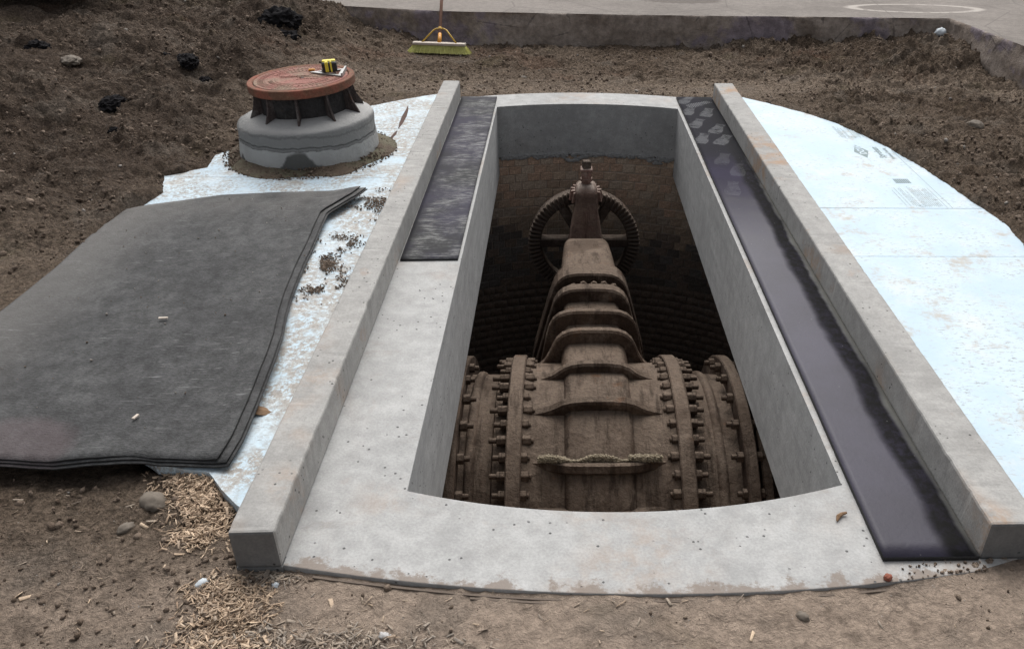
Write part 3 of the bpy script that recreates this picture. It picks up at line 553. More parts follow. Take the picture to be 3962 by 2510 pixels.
# ------------------------------------------------------------------ brick shaft
shaft = empty('brick_shaft', (CX, CY, -3), 'round brick shaft under the deck, headers laid in level courses, dark at the bottom', 'brick wall')
ISH = Matrix.Translation((-CX, -CY, 3))
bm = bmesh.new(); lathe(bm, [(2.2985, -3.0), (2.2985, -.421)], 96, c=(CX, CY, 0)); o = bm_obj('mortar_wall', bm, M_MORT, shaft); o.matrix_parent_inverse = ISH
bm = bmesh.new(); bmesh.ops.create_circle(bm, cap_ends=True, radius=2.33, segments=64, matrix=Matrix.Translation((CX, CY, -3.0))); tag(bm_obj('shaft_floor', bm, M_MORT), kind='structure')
def bricks():
    var = []; wet = []; mid = []  # wet and mid hold the brick copies with painted shade
    for v in range(8):
        bm = bmesh.new(); box(bm, -.0490, .0490, 0, .045, -.0318, .0318); rr = random.Random(v)
        for q in bm.verts: q.co += Vector((rr.uniform(-.003, .003), rr.uniform(-.0025, .0015), rr.uniform(-.003, .003)))
        bmesh.ops.bevel(bm, geom=bm.edges[:], offset=.0035, segments=1, affect='EDGES')
        me = bpy.data.meshes.new('brick'); bm.to_mesh(me); bm.free(); me.materials.append(M_BRICK[v % 4]); var.append(me); m2 = me.copy(); m2.materials[0] = M_SHADEB[v % 3]; wet.append(m2); m3 = me.copy(); m3.materials[0] = M_HALFSHADEB[v % 3]; mid.append(m3)
    n = 0; rest = []; r = 2.295; da = .104/r; cnt = 0
    for row in range(31):
        z = -.425-.0295-row*.0715
        if z < -2.95: break
        for kx in range(-40, 40):
            a = (kx+(.5 if row % 2 else 0))*da + random.uniform(-.0012, .0012); x = CX+r*math.sin(a); y = CY+r*math.cos(a)
            vis = (-.55-row*.012 < x < 1.05+row*.014) and row < 19
            M = Matrix.Translation((x, y, z+random.uniform(-.002, .002)+.004*math.sin(kx*.4+row))) @ Matrix.Rotation(-a+random.uniform(-.03, .03), 4, 'Z') @ Matrix.Translation((0, random.uniform(-.006, -.001), 0))
            if vis and cnt < 292 and (row < 16):
                dz = z+.30*mnoise.noise(Vector((a*4, 0, 5)))+random.uniform(-.09, .09); o = bpy.data.objects.new('brick', (wet if dz < -1.10 else mid if dz < -.85 else var)[random.randrange(8)]); COL.objects.link(o); o.parent = shaft; o.matrix_parent_inverse = ISH; o.matrix_basis = M; cnt += 1  # lower bricks switch to the copies darkened as shade
            else: rest.append((var[random.randrange(8)], M))
    # the others joined
    Vs = []; Fs = []; base = 0
    lib = []
    for q in var:
        bm = bmesh.new(); bm.from_mesh(q); bmesh.ops.triangulate(bm, faces=bm.faces); bm.verts.index_update(); lib.append((np.array([v.co[:] for v in bm.verts]), np.array([[v.index for v in f.verts] for f in bm.faces]))); bm.free()
    for _, M in rest:
        A = np.array(M); pts, fc = lib[random.randrange(8)]; Vs.append(pts@A[:3, :3].T+A[:3, 3]); Fs.append(fc+base); base += len(pts)
    me = np_mesh('brick_courses', np.concatenate(Vs), np.concatenate(Fs)); o = link('brick_courses', me, M_SHADEB[0], shaft); o.matrix_parent_inverse = ISH; tag(o, kind='stuff')  # all remaining bricks wear the darkest painted shade
bricks()

# ------------------------------------------------------------------ gate valve
VX, VY, VZ, RB = .185, -.70, -1.471, .86
valve = empty('gate_valve', (VX, VY, -3.0), 'huge rusty gate valve in the shaft with ribbed bonnet and bolted flanges', 'gate valve')
IVV = Matrix.Translation((-VX, -VY, 3.0))
def tv(o, p=None):
    o.parent = p or valve; o.matrix_parent_inverse = IVV if p is None else Matrix.Identity(4); return o
F1, F2, F3, F4 = -.22, .594, -.515, .895
bm = bmesh.new(); lathe(bm, [(.80, -.80), (.80, F1-.11), (RB-.02, F1-.10), (RB-.02, F1-.022)], 96, 'X', (0, VY, VZ)); tv(bm_obj('pipe', bm, M_VALVE, smooth=False))
bm = bmesh.new(); lathe(bm, [(RB-.02, F2+.022), (RB-.02, F2+.10), (.80, F2+.11), (.80, 2.0)], 96, 'X', (0, VY, VZ)); tv(bm_obj('pipe', bm, M_VALVE))
bm = bmesh.new()
prof = []
for i in range(25):
    t = i/24; x = F1+.02+(F2-F1-.04)*t; prof.append((RB+.012*math.sin(t*math.pi)+(.02*(1-t*12) if t < 1/12 else 0)+(.02*(1-(1-t)*12) if t > 11/12 else 0), x))
lathe(bm, prof, 120, 'X', (0, VY, VZ)); tv(bm_obj('valve_body', bm, M_VALVE, smooth=True))
def flange(x, r, hw=.0365, mat=M_VALVE):
    bm = bmesh.new(); lathe(bm, [(.78, x-hw), (r-.006, x-hw), (r, x-hw+.006), (r, x+hw-.006), (r-.006, x+hw), (.78, x+hw)], 128, 'X', (0, VY, VZ), wob=.004); return tv(bm_obj('flange', bm, mat, smooth=False))
flange(F1, .909); flange(F2, .909); flange(F3, .905, .03); flange(F4, .905, .03); flange(F4+.075, .87, .025); flange(F3-.075, .87, .025)
for xx in (.775, -.43):
    bm = bmesh.new(); lathe(bm, [(.80, xx-.028), (.815, xx-.018), (.818, xx), (.812, xx+.015), (.80, xx+.024)], 128, 'X', (0, VY, VZ), wob=.012); tv(bm_obj('weld_bead', bm, M_VALVE, smooth=True))
# one bolt: shank with hexagonal nuts either side of the flange, pointing along X
def bolt_mesh(hw, inner, outer, stud):
    bm = bmesh.new()
    def hexa(x0, x1, r, seg=6): 
        A = [[(x, r*math.cos(math.pi*2*i/seg+.2), r*math.sin(math.pi*2*i/seg+.2)) for i in range(seg)] for x in (x0, x1)]; loft(bm, A)
    hexa(hw-.002, hw+inner, .027); hexa(-hw-outer, -hw+.002, .027); hexa(-hw-outer-stud, hw+inner+.012, .014, 8)
    bmesh.ops.bevel(bm, geom=bm.edges[:], offset=.003, segments=1, affect='EDGES'); bmesh.ops.recalc_face_normals(bm, faces=bm.faces)
    me = bpy.data.meshes.new('bolt'); bm.to_mesh(me); bm.free(); me.materials.append(M_VALVE); return me
BA = bolt_mesh(.0365, .038, .040, .035); BB = bolt_mesh(.03, .03, .03, .025)
for x, me, flip, rb_, m0, m1 in ((F1, BA, 1, .868, 9, 30), (F2, BA, -1, .868, 9, 30), (F4, BB, 1, .862, 9, 30), (F3, BB, -1, .862, 12, 28)):
    for i in range(m0, m1):
        th = 2*math.pi*i/61; step = 1
        if abs(x) > .9 or x == F3 or x == F4:
            if i % 2: continue
        o = bpy.data.objects.new('bolt', me); COL.objects.link(o); o.parent = valve; o.matrix_parent_inverse = IVV
        o.matrix_basis = Matrix.Translation((x, VY+rb_*math.cos(th), VZ+rb_*math.sin(th))) @ Matrix.Rotation(0 if flip > 0 else math.pi, 4, 'Z') @ Matrix.Rotation(th+random.uniform(-.5, .5), 4, 'X') @ Matrix.Diagonal((random.uniform(.85, 1.15), 1, 1, 1))
# raised casing that runs over the body and on as the bonnet
def casing():
    bm = bmesh.new(); path = []
    for i in range(22):
        th = R(178-(178-92)*i/21); path.append((VY+(RB+.045)*math.cos(th), VZ+(RB+.045)*math.sin(th), th))
    for y, dz in ((-.62, .0), (-.52, .006), (-.42, .012), (-.2, .018), (0, .02), (.2, .02), (.4, .02)): path.append((y, VZ+RB+.045-dz, math.pi/2))
    secs = []
    for (y, z, th) in path:
        hw = .148; n = (math.cos(th), math.sin(th)); s = []
        for (u, d) in ((-hw-.035, -.35), (-hw-.03, -.06), (-hw-.012, -.022), (-hw+.012, -.003), (-hw+.05, 0), (-.05, .004), (.05, .004), (hw-.05, 0), (hw-.012, -.003), (hw+.012, -.022), (hw+.03, -.06), (hw+.035, -.35)):
            s.append((VX+u, y+n[0]*d, z+n[1]*d))
        secs.append(s)
    loft(bm, secs); tv(bm_obj('gate_casing', bm, M_VALVE, smooth=True))
    # flanks of the bonnet below the casing
    bm = bmesh.new(); secs = []
    for y in (-.75, -.3, .3, .40):
        secs.append([(VX+sx*a, y, z) for sx, lst in ((-1, ((.15, -.66), (.175, -.8), (.26, -1.1), (.32, -1.4), (.30, -1.9), (.1, -2.2))), (1, ((.1, -2.2), (.30, -1.9), (.32, -1.4), (.26, -1.1), (.175, -.8), (.15, -.66)))) for a, z in lst])
    loft(bm, secs); tv(bm_obj('bonnet_body', bm, M_VALVE, smooth=True))
casing()
def rib_profile(w, flare, top, side):
    """half outline of an arched rib, measured out from the centre line: (x, height)"""
    if flare:   # dies into the round body
        P = [(0, top), (.07, top-.001), (.13, top-.010), (.175, top-.030), (.205, top-.055), (.235, top-.076), (.27, top-.092), (.31, top-.104), (.33, top-.118), (.33, top-.20)]
        return [(x*w/.31, h) for x, h in P]
    P = [(0, top), (.08, top-.001), (.13, top-.008), (.17, top-.026), (.20, top-.055), (.225, top-.10), (w+.012, top-.18), (w+.055, top-.34), (w+.11, top-.55), (w+.15, top-.78), (w+.165, top-1.05)]
    return P
def rib(anchor, phi, prof, th=.052, inner=.16, name='rib'):
    """plate whose mid plane holds the X axis and the direction phi (in the YZ plane)"""
    bm = bmesh.new(); d = Vector((0, math.cos(phi), math.sin(phi))); n = Vector((0, -math.sin(phi), math.cos(phi))); a = Vector((VX, *anchor))
    out = [(-x, h) for x, h in reversed(prof)]+[(x, h) for x, h in prof[1:]]
    secs = []
    for k, (off, sh) in enumerate(((-th/2, .012), (-th/2+.010, .0), (th/2-.010, .0), (th/2, .012))):
        s = []
        for x, h in out: s.append(a+Vector((x*(1-sh*.5), 0, 0))+d*(h-sh)+n*off)
        for x, h in reversed(out): s.append(a+Vector((x*.72, 0, 0))+d*(h-inner)+n*off)
        secs.append([tuple(p) for p in s])
    rings = [[bm.verts.new(p) for p in s] for s in secs]; m = len(out)
    for A, B in zip(rings, rings[1:]):
        L = len(A)
        for j in range(L): bm.faces.new((A[j], A[(j+1) % L], B[(j+1) % L], B[j]))
    for A in (rings[0], rings[-1]):
        L = len(A)
        for j in range(m-1): bm.faces.new((A[j], A[j+1], A[L-2-j], A[L-1-j]))
    o = bm_obj(name, bm, M_VALVE); return tv(o)
def at(th, r=RB): return (VY+r*math.cos(R(th)), VZ+r*math.sin(R(th)))
rib(at(134.5, RB-.02), R(163), rib_profile(.30, True, .125, 0))            # hidden by the deck edge, only its shoulders show
rib(at(119.5, RB-.03), R(150), rib_profile(.315, True, .135, 0))
rib(at(100.5, RB-.02), R(109), rib_profile(.315, True, .132, 0))
rib(at(81.5, RB-.02), R(93), rib_profile(.30, True, .130, 0), .05)
rib((-.27, VZ), R(90), [(0, .972), (.08, .971), (.13, .964), (.175, .944), (.207, .912), (.228, .87), (.248, .82), (.275, .77), (.31, .735), (.35, .715), (.36, .60)], .05, .20)
rib((-.06, VZ), R(90), [(0, .972), (.09, .971), (.15, .964), (.195, .946), (.228, .915), (.25, .87), (.268, .80), (.285, .70), (.305, .60), (.34, .53), (.35, .40)], .05, .20)
rib((.225, VZ), R(90), rib_profile(.235, False, .972, 0), .085, .22, 'bonnet_flange')
rib((.455, VZ), R(90), rib_profile(.24, False, .975, 0), .155, .25, 'bonnet_flange')
# bolts between the two bonnet flanges (they point along Y)
for i, x in enumerate((-.165, -.105, -.045, .02, .08, .14, .185)):
    o = bpy.data.objects.new('bolt', BA); COL.objects.link(o); o.parent = valve; o.matrix_parent_inverse = IVV; z = VZ+.927-(.06 if abs(x) > .15 else 0)-(.015 if abs(x) > .09 else 0)
    o.matrix_basis = Matrix.Translation((VX+x, .300, z)) @ Matrix.Rotation(R(90), 4, 'Z') @ Matrix.Rotation(random.random(), 4, 'X') @ Matrix.Diagonal((.55, .85, .85, 1))
# stuffing box hood
bm = bmesh.new(); secs = []
for y, hw, zt, rad in ((.52, .185, -.56, .06), (.62, .182, -.565, .06), (.9, .172, -.60, .055), (1.2, .160, -.645, .05), (1.27, .152, -.665, .05), (1.30, .135, -.70, .05)):
    s = []; 
    for j in range(7): t = R(180-90*j/6); s.append((VX-hw+rad+rad*math.cos(t), y, zt-rad+rad*math.sin(t)))
    for j in range(7): t = R(90-90*j/6); s.append((VX+hw-rad+rad*math.cos(t), y, zt-rad+rad*math.sin(t)))
    s += [(VX+hw+.06, y, zt-.75), (VX-hw-.06, y, zt-.75)]; secs.append(s)
loft(bm, secs); tv(bevel(bm_obj('hood', bm, M_VALVE, smooth=False), .012, 2))
# yoke that carries the pinion shaft
bm = bmesh.new(); secs = []
for z, hw, y0, y1 in ((-1.3, .15, 1.34, 1.60), (-.80, .135, 1.37, 1.60), (-.77, .120, 1.40, 1.62), (-.72, .115, 1.41, 1.63), (-.60, .094, 1.43, 1.66), (-.50, .078, 1.46, 1.68), (-.455, .076, 1.47, 1.68), (-.42, .080, 1.47, 1.68), (-.385, .070, 1.49, 1.67), (-.365, .045, 1.53, 1.65)):
    s = []; r_ = min(.03, hw*.5)
    for cx_, cy_, a0 in ((hw-r_, y1-r_, 0), (-hw+r_, y1-r_, 90), (-hw+r_, y0+r_, 180), (hw-r_, y0+r_, 270)):
        for j in range(4): t = R(a0+30*j); s.append((VX+.005+cx_+r_*math.cos(t), cy_+r_*math.sin(t), z))
    secs.append(s)
loft(bm, secs); tv(bm_obj('yoke', bm, M_YOKE, smooth=True))
bm = bmesh.new(); tube(bm, [(VX+.005, 1.58, -.40), (VX+.005, 1.58, -.33)], .034, 12); tube(bm, [(VX+.005, 1.58, -.345), (VX+.005, 1.58, -.325)], .045, 12); tv(bm_obj('input_shaft', bm, M_SPRING))
bm = bmesh.new(); loft(bm, [[(VX+.005+sx*hw, 1.58+sy*hw, z) for sx, sy in ((-1, -1), (1, -1), (1, 1), (-1, 1))] for z, hw in ((-.345, .028), (-.33, .034), (-.275, .037), (-.262, .043), (-.25, .043), (-.247, .030))]); tv(bevel(bm_obj('coupling_collar', bm, M_SPRING), .004, 2))
bm = bmesh.new(); A = Matrix.Translation((VX+.005, 1.58, 0)) @ Matrix.Rotation(.15, 4, 'Z'); loft(bm, [[tuple(A @ Vector((sx*hw, sy*hw, z))) for sx, sy in ((-1, -1), (1, -1), (1, 1), (-1, 1))] for z, hw in ((-.25, .031), (-.205, .029), (-.192, .026))]); tv(bevel(bm_obj('operating_nut', bm, M_GEAR), .009, 3))
# pinion: toothed, either side of the yoke top
def toothed(rin, rout, z0, z1, n, taper=0.0):
    bm = bmesh.new(); secs = []
    for z, kf in ((z0, 1.0), (z1, 1.0-taper)):
        s = []
        for i in range(n):
            for f, r in ((-.30, rin), (-.14, rout), (.14, rout), (.30, rin)):
                t = 2*math.pi*(i+f)/n; s.append((r*kf*math.cos(t), r*kf*math.sin(t), z))
        secs.append(s)
    loft(bm, secs); return bm
bm = toothed(.096, .128, -.035, .04, 15, .12); bm.transform(Matrix.Translation((VX+.005, 1.625, -.465)) @ Matrix.Rotation(R(8), 4, 'X')); tv(bm_obj('pinion', bm, M_SPRING))
# big face gear
def gear():
    n = 72; bm = bmesh.new(); secs = []
    # ring body (behind the teeth)
    lathe(bm, [(.335, 0.0), (.335, .075), (.425, .075), (.428, .0), (.415, -.012), (.335, -.004)], 96, 'Y')
    o = bm_obj('gear_ring', bm, M_GEAR); tv(o); base = Matrix.Translation((VX+.0, 1.74, -.915)); o.data.transform(base)
    bm = bmesh.new(); vs = [(-.0085, .0, .345), (.0085, .0, .345), (.0125, .0, .430), (-.0125, .0, .430), (-.004, -.030, .342), (.004, -.030, .342), (.006, -.040, .432), (-.006, -.040, .432)]
    q = [bm.verts.new(v) for v in vs]
    for f in ((0, 1, 2, 3), (7, 6, 5, 4), (0, 4, 5, 1), (1, 5, 6, 2), (2, 6, 7, 3), (3, 7, 4, 0)): bm.faces.new([q[j] for j in f])
    bmesh.ops.recalc_face_normals(bm, faces=bm.faces); tm = bpy.data.meshes.new('gear_tooth'); bm.to_mesh(tm); bm.free(); tm.materials.append(M_GEAR)
    for i in range(n):
        o = bpy.data.objects.new('gear_tooth', tm); COL.objects.link(o); o.parent = valve; o.matrix_parent_inverse = IVV; o.matrix_basis = base @ Matrix.Rotation(2*math.pi*i/n, 4, 'Y')
    for i in range(6):
        bm = bmesh.new(); vs = box(bm, -.036, .036, -.01, .085, .08, .345, base @ Matrix.Rotation(R(60*i+90), 4, 'Y')); tv(bevel(bm_obj('spoke', bm, M_GEAR), .008, 1))
    bm = bmesh.new(); lathe(bm, [(.001, -.03), (.09, -.03), (.10, -.02), (.10, .09), (.001, .09)], 32, 'Y'); bm.transform(base); tv(bm_obj('hub', bm, M_GEAR))
    bm = bmesh.new(); tube(bm, [(VX, 1.2, -.915), (VX, 1.9, -.915)], .045, 16); tv(bm_obj('stem', bm, M_GEAR))
gear()
# grit lodged on the lowest full rib
def scatter_mesh(name, base_v, base_f, pos, scl, rotm, mat, attrs=None):
    nv = base_v.shape[-2]; N = len(pos); V = np.einsum('nij,vj->nvi', rotm, base_v) if base_v.ndim == 2 else np.einsum('nij,nvj->nvi', rotm, base_v)
    V = V*scl[:, None, None]+pos[:, None, :]; F = (base_f[None]+(np.arange(N)*nv)[:, None, None]).reshape(-1, base_f.shape[1])
    at_ = {k: np.repeat(v, nv) for k, v in (attrs or {}).items()}
    return np_mesh(name, V.reshape(-1, 3), F, at_)
def rot_random(n, tilt=3.14):
    q = rng.normal(size=(n, 4)); 
    if tilt < 3: q[:, 1:3] *= tilt*.3
    q /= np.linalg.norm(q, axis=1)[:, None]; w_, x, y, z = q.T
    return np.stack([np.stack([1-2*(y*y+z*z), 2*(x*y-z*w_), 2*(x*z+y*w_)], 1), np.stack([2*(x*y+z*w_), 1-2*(x*x+z*z), 2*(y*z-x*w_)], 1), np.stack([2*(x*z-y*w_), 2*(y*z+x*w_), 1-2*(x*x+y*y)], 1)], 1)
def ico():
    bm = bmesh.new(); bmesh.ops.create_icosphere(bm, subdivisions=1, radius=1); bm.verts.index_update(); v = np.array([q.co[:] for q in bm.verts]); f = np.array([[q.index for q in ff.verts] for ff in bm.faces]); bm.free(); return v, f
IV, IF = ico()
def rocks(n): return IV[None]*(1+rng.uniform(-.42, .32, (n, len(IV), 1)))*rng.uniform(.5, 1.35, (n, 1, 3))
n = 4200; px = rng.uniform(-.29, .29, n); a0 = at(119.5, RB-.03); 
hh = np.clip(.012+.024*np.maximum(np.cos((px+.24)*16), 0)*(np.abs(px+.24) < .1)+.030*np.maximum(np.cos(px*15), 0)*(np.abs(px) < .1)+.022*(np.abs(px-.22) < .09), .004, .04)
ds = rng.uniform(.02, .085, n); ph = R(150); base = np.array(a0)[None]+ds[:, None]*np.array([[math.cos(ph), math.sin(ph)]])+.026*np.array([[math.sin(ph), -math.cos(ph)]])
pos = np.stack([VX+px, base[:, 0], base[:, 1]+hh*rng.random(n)], 1)
pos[:, 0] = VX+px; me = scatter_mesh('grit', rocks(n), IF, pos, rng.uniform(.0018, .0055, n), rot_random(n), M_GRIT); tag(link('grit', me, M_GRIT), 'pale sandy grit heaped on the lowest rib of the valve', 'grit', kind='stuff')

# ------------------------------------------------------------------ foam boards
def clip_poly(poly, axis, lo, hi):
    def cl(P, k, val, keep_gt):
        out = []
        for i in range(len(P)):
            a, b = P[i], P[(i+1) % len(P)]; ia = (a[k] >= val) == keep_gt or a[k] == val; ib = (b[k] >= val) == keep_gt or b[k] == val
            if ia: out.append(a)
            if ia != ib: t = (val-a[k])/(b[k]-a[k]); out.append((a[0]+(b[0]-a[0])*t, a[1]+(b[1]-a[1])*t))
        return out
    P = cl(poly, axis, lo, True); return cl(P, axis, hi, False) if P else P
def densify(poly, st=.03, jit=.004, jmask=None):
    out = []
    for i in range(len(poly)):
        a, b = poly[i], poly[(i+1) % len(poly)]; n = max(1, int(math.dist(a, b)/st)); d = math.dist(a, b)
        if d < 1e-6: continue
        nx, ny = -(b[1]-a[1])/d, (b[0]-a[0])/d
        straight = abs(a[0]-b[0]) < 1e-6 or abs(a[1]-b[1]) < 1e-6
        for k in range(n):
            t = k/n; x, y = a[0]+(b[0]-a[0])*t, a[1]+(b[1]-a[1])*t; j = 0 if straight else jit*2*mnoise.noise(Vector((x*14, y*14, 2)))
            out.append((x+nx*j, y+ny*j))
    return out
def slab(name, poly, z0, z1, mat, parent=None, edge=None):
    bm = bmesh.new(); T = [bm.verts.new((x, y, z1)) for x, y in poly]; B = [bm.verts.new((x, y, z0)) for x, y in poly]; n = len(poly)
    bm.faces.new(T); bm.faces.new(B[::-1])
    for i in range(n):
        f = bm.faces.new((B[i], B[(i+1) % n], T[(i+1) % n], T[i])); 
    return bm_obj(name, bm, mat, parent)
def shrink(P, lo, hi, g=.0015): return clip_poly(P, 1, lo+g, hi-g)
for lo, hi, lab in ((.14, 3, 'farthest pale blue foam board right of the hatch, with printed lettering'), (-.48, .14, 'narrow pale blue foam board between the two seams right of the hatch'), (-3, -.48, 'nearest pale blue foam board right of the hatch, running out of frame')):
    P = densify(shrink(FOAM_R, lo, hi)); o = slab('foam_board', P, .002, .040+.001*(lo > 0), M_FOAM); tag(o, lab, 'foam board', 'foam boards laid around the deck')
SK = (-1.60, 1.10)
for lo, hi, lab in ((1.535, 3, 'pale foam board with a brown gash, behind the manhole riser'), (.577, 1.535, 'foam board under the manhole riser, smeared with sand'), (-3, .577, 'sandy foam board beside the left kerb, partly under the black felt')):
    P = densify(shrink(FOAM_L, lo, hi)); o = slab('foam_board', P, .002, .040+.0008*(lo > 1), M_FOAM_L); tag(o, lab, 'foam board', 'foam boards laid around the deck')
# brown gash cut through the board
bm = bmesh.new(); G = [(-1.143, 2.10, .002), (-1.133, 1.98, .010), (-1.128, 1.83, .017), (-1.124, 1.66, .012), (-1.122, 1.545, .002)]
loft(bm, [[(x-w_, y, .0395), (x+w_, y, .0395), (x+w_, y, .0435), (x-w_, y, .0435)] for x, y, w_ in G]); tag(bm_obj('soil_filled_gash', bm, M_GASH), 'thin brown gash in the foam beside the left kerb, far end', 'crack', 'gashes in the left foam')
bm = bmesh.new(); G = [(-1.123, 1.49, .002), (-1.126, 1.42, .010), (-1.134, 1.34, .008), (-1.142, 1.28, .002)]
loft(bm, [[(x-w_, y, .0395), (x+w_, y, .0395), (x+w_, y, .0435), (x-w_, y, .0435)] for x, y, w_ in G]); tag(bm_obj('soil_filled_gash', bm, M_GASH), 'short brown gash in the foam just right of the manhole riser', 'crack', 'gashes in the left foam')
# print on the far right board
def text_obj(s, size, x, y, z, rz, name='lettering', bold=0.0, sx=1.0, mat=M_INK, shear=0.0):
    c = bpy.data.curves.new(name, 'FONT'); c.body = s; c.size = size; c.offset = bold; c.shear = shear; c.align_x = 'LEFT'; c.resolution_u = 2
    t = bpy.data.objects.new(name, c); COL.objects.link(t); dg = bpy.context.evaluated_depsgraph_get(); dg.update(); me = bpy.data.meshes.new_from_object(t.evaluated_get(dg)); me.name = name; bpy.data.objects.remove(t)
    me.transform(Matrix.Translation((x, y, z)) @ Matrix.Rotation(rz, 4, 'Z') @ Matrix.Diagonal((sx, 1, 1, 1))); me.materials.clear()
    return link(name, me, mat)
FB = [o for o in bpy.data.objects if o.get('label', '').startswith('farthest pale blue')][0]
def pr(o): o.parent = FB; return o
ZI = .0416
bm = bmesh.new(); dm = [(1.948, 1.111), (2.0, .988), (2.050, 1.129), (1.997, 1.256)]; bm.faces.new([bm.verts.new((x, y, ZI)) for x, y in dm]); pr(bm_obj('printed_diamond', bm, M_INK))
pr(text_obj('DOW', .064, 2.022, 1.060, ZI+.0008, R(90), 'lettering', .0022, 1.05, M_FOAM))
pr(text_obj('Styrofoam', .062, 2.128, .99, ZI, R(90), 'lettering', .0016, .86)); 
pr(text_obj('Residential Sheathing', .036, 2.18, .97, ZI, R(90), 'lettering', .0002, .72))
def print_lines(x0, x1, y0, y1, n, seed, circ=None):
    r_ = random.Random(seed); bm = bmesh.new()
    for i in range(n):
        x = x0+(x1-x0)*i/(n-1)
        if r_.random() < .12: continue
        a, b = y0+r_.uniform(0, .02), y1-r_.uniform(0, .05 if r_.random() < .6 else .16); y = a
        while y < b:
            e = min(y+r_.uniform(.02, .07), b); wl = .0016
            bm.faces.new([bm.verts.new(p) for p in ((x-wl, y, ZI), (x+wl, y, ZI), (x+wl, e, ZI), (x-wl, e, ZI))]); y = e+.005
    if circ:
        for j in range(20):
            t0, t1 = 2*math.pi*j/20, 2*math.pi*(j+1)/20; f = []
            for t, r in ((t0, .015), (t1, .015), (t1, .012), (t0, .012)): f.append(bm.verts.new((circ[0]+r*math.cos(t)*1.3, circ[1]+r*math.sin(t), ZI)))
            bm.faces.new(f)
    tag(pr(bm_obj('printed_text_block', bm, M_INK)), kind='stuff')
print_lines(1.960, 2.040, .160, .460, 8, 1); print_lines(2.065, 2.165, .160, .480, 10, 2, (2.052, .175)); print_lines(1.960, 2.015, 1.40, 1.70, 7, 3); print_lines(2.05, 2.115, 1.41, 1.62, 6, 4, (2.04, 1.42))
bm = bmesh.new()
for i in range(22):
    x = 2.03+.088*i/21; wl = .0008+.0014*(i*7 % 3 == 0); bm.faces.new([bm.verts.new(p) for p in ((x-wl, .537, ZI), (x+wl, .537, ZI), (x+wl, .598, ZI), (x-wl, .598, ZI))])
for a, b in (((2.025, .533), (2.122, .536)), ((2.025, .600), (2.122, .603))): bm.faces.new([bm.verts.new(p) for p in ((a[0], a[1], ZI+.0004), (b[0], a[1], ZI+.0004), (b[0], b[1], ZI+.0004), (a[0], b[1], ZI+.0004))])
pr(bm_obj('printed_panel', bm, M_INK))
bm = bmesh.new(); bm.faces.new([bm.verts.new(p) for p in ((2.2105, .145, ZI), (2.2135, .145, ZI), (2.2135, 1.14, ZI), (2.2105, 1.14, ZI))]); bm.faces.new([bm.verts.new(p) for p in ((2.183, .15, ZI), (2.1855, .15, ZI), (2.1855, .46, ZI), (2.183, .46, ZI))]); pr(bm_obj('printed_line', bm, M_INK))

# ------------------------------------------------------------------ manhole riser, frame, cover
MX, MY = -1.60, 1.07
def skirt():
    bm = bmesh.new(); lathe(bm, [(.39, .075), (.42, .068), (.45, .058), (.485, .049), (.51, .0415)], 96, c=(MX+.005, MY-.005, 0), wob=.10)
    for v in bm.verts: v.co.z += .006*mnoise.fractal(v.co*14, .6, 2, 4)*(v.co.z > .045)
    o = bm_obj('sand_skirt', bm, M_SAND, smooth=True); tag(o, 'ring of brown wet sand round the foot of the manhole riser', 'sand ring')
skirt()
bm = bmesh.new(); pf = [(.428, .02), (.424, .10), (.417, .17), (.412, .205), (.411, .245), (.408, .262), (.400, .272), (.375, .283), (.33, .296), (.28, .309), (.25, .315)]
lathe(bm, pf, 120, c=(0, 0, 0), wob=.014)
for v in bm.verts: v.co.z += v.co.x*.045*min(1, v.co.z/.25)+.004*mnoise.noise(v.co*9); q_ = 1+.010*mnoise.fractal(v.co*11, .5, 2, 4); v.co.x *= q_; v.co.y *= q_
bm.transform(Matrix.Translation((MX, MY, 0))); tag(bm_obj('manhole_riser', bm, M_COLLAR, smooth=True), 'grey mortared concrete riser with a dark wet patch, under the manhole frame', 'manhole riser')
FR = Matrix.Translation((MX+.005, MY+.01, .502)) @ Matrix.Rotation(R(-2.8), 4, 'Y') @ Matrix.Rotation(R(1.0), 4, 'X')
frm = empty('manhole_casting', FR.translation, 'dark cast iron manhole frame with gussets, capped by a rusty rim', 'manhole casting', rot=FR.to_euler())
bm = bmesh.new(); lathe(bm, [(.262, -.225), (.262, -.05), (.27, -.045), (.24, -.045), (.235, -.225)], 64); bm_obj('barrel', bm, M_FRAME, frm, smooth=False)
bm = bmesh.new(); lathe(bm, [(.285, -.006), (.290, .0), (.316, .0), (.320, -.004), (.320, -.046), (.314, -.052), (.26, -.052), (.26, -.02), (.285, -.018)], 80); bm_obj('rim', bm, M_RIM, frm)
for i in range(10):
    a = R(-88+36*i+4); bm = bmesh.new(); pts = [(.255, -.218), (.350, -.218), (.343, -.198), (.314, -.14), (.302, -.09), (.296, -.052), (.255, -.052)]
    loft(bm, [[(x, dy, z) for x, z in pts] for dy in (-.006, .006)]); bm.transform(Matrix.Rotation(a, 4, 'Z')); bm_obj('gusset', bm, M_GUSS, frm)
cov = empty('manhole_cover', FR.translation, 'round rust red manhole cover with raised rings and letters, seated in its frame', 'manhole cover', rot=FR.to_euler())
bm = bmesh.new(); lathe(bm, [(.010, -.010), (.012, -.003), (.145, -.003), (.148, -.0005), (.153, -.0005), (.156, -.003), (.205, -.003), (.208, -.0005), (.214, -.0005), (.217, -.003), (.262, -.003), (.265, .0), (.279, .0), (.2825, -.006), (.2825, -.03)], 96); bm_obj('plate', bm, M_COVER, cov, smooth=False)
bm = bmesh.new()
for i in range(56):
    a = 2*math.pi*i/56; box(bm, .222, .258, -.005, .005, -.004, -.0005, Matrix.Rotation(a, 4, 'Z'))
tag(bm_obj('raised_ribs', bm, M_COVER, cov), kind='stuff')
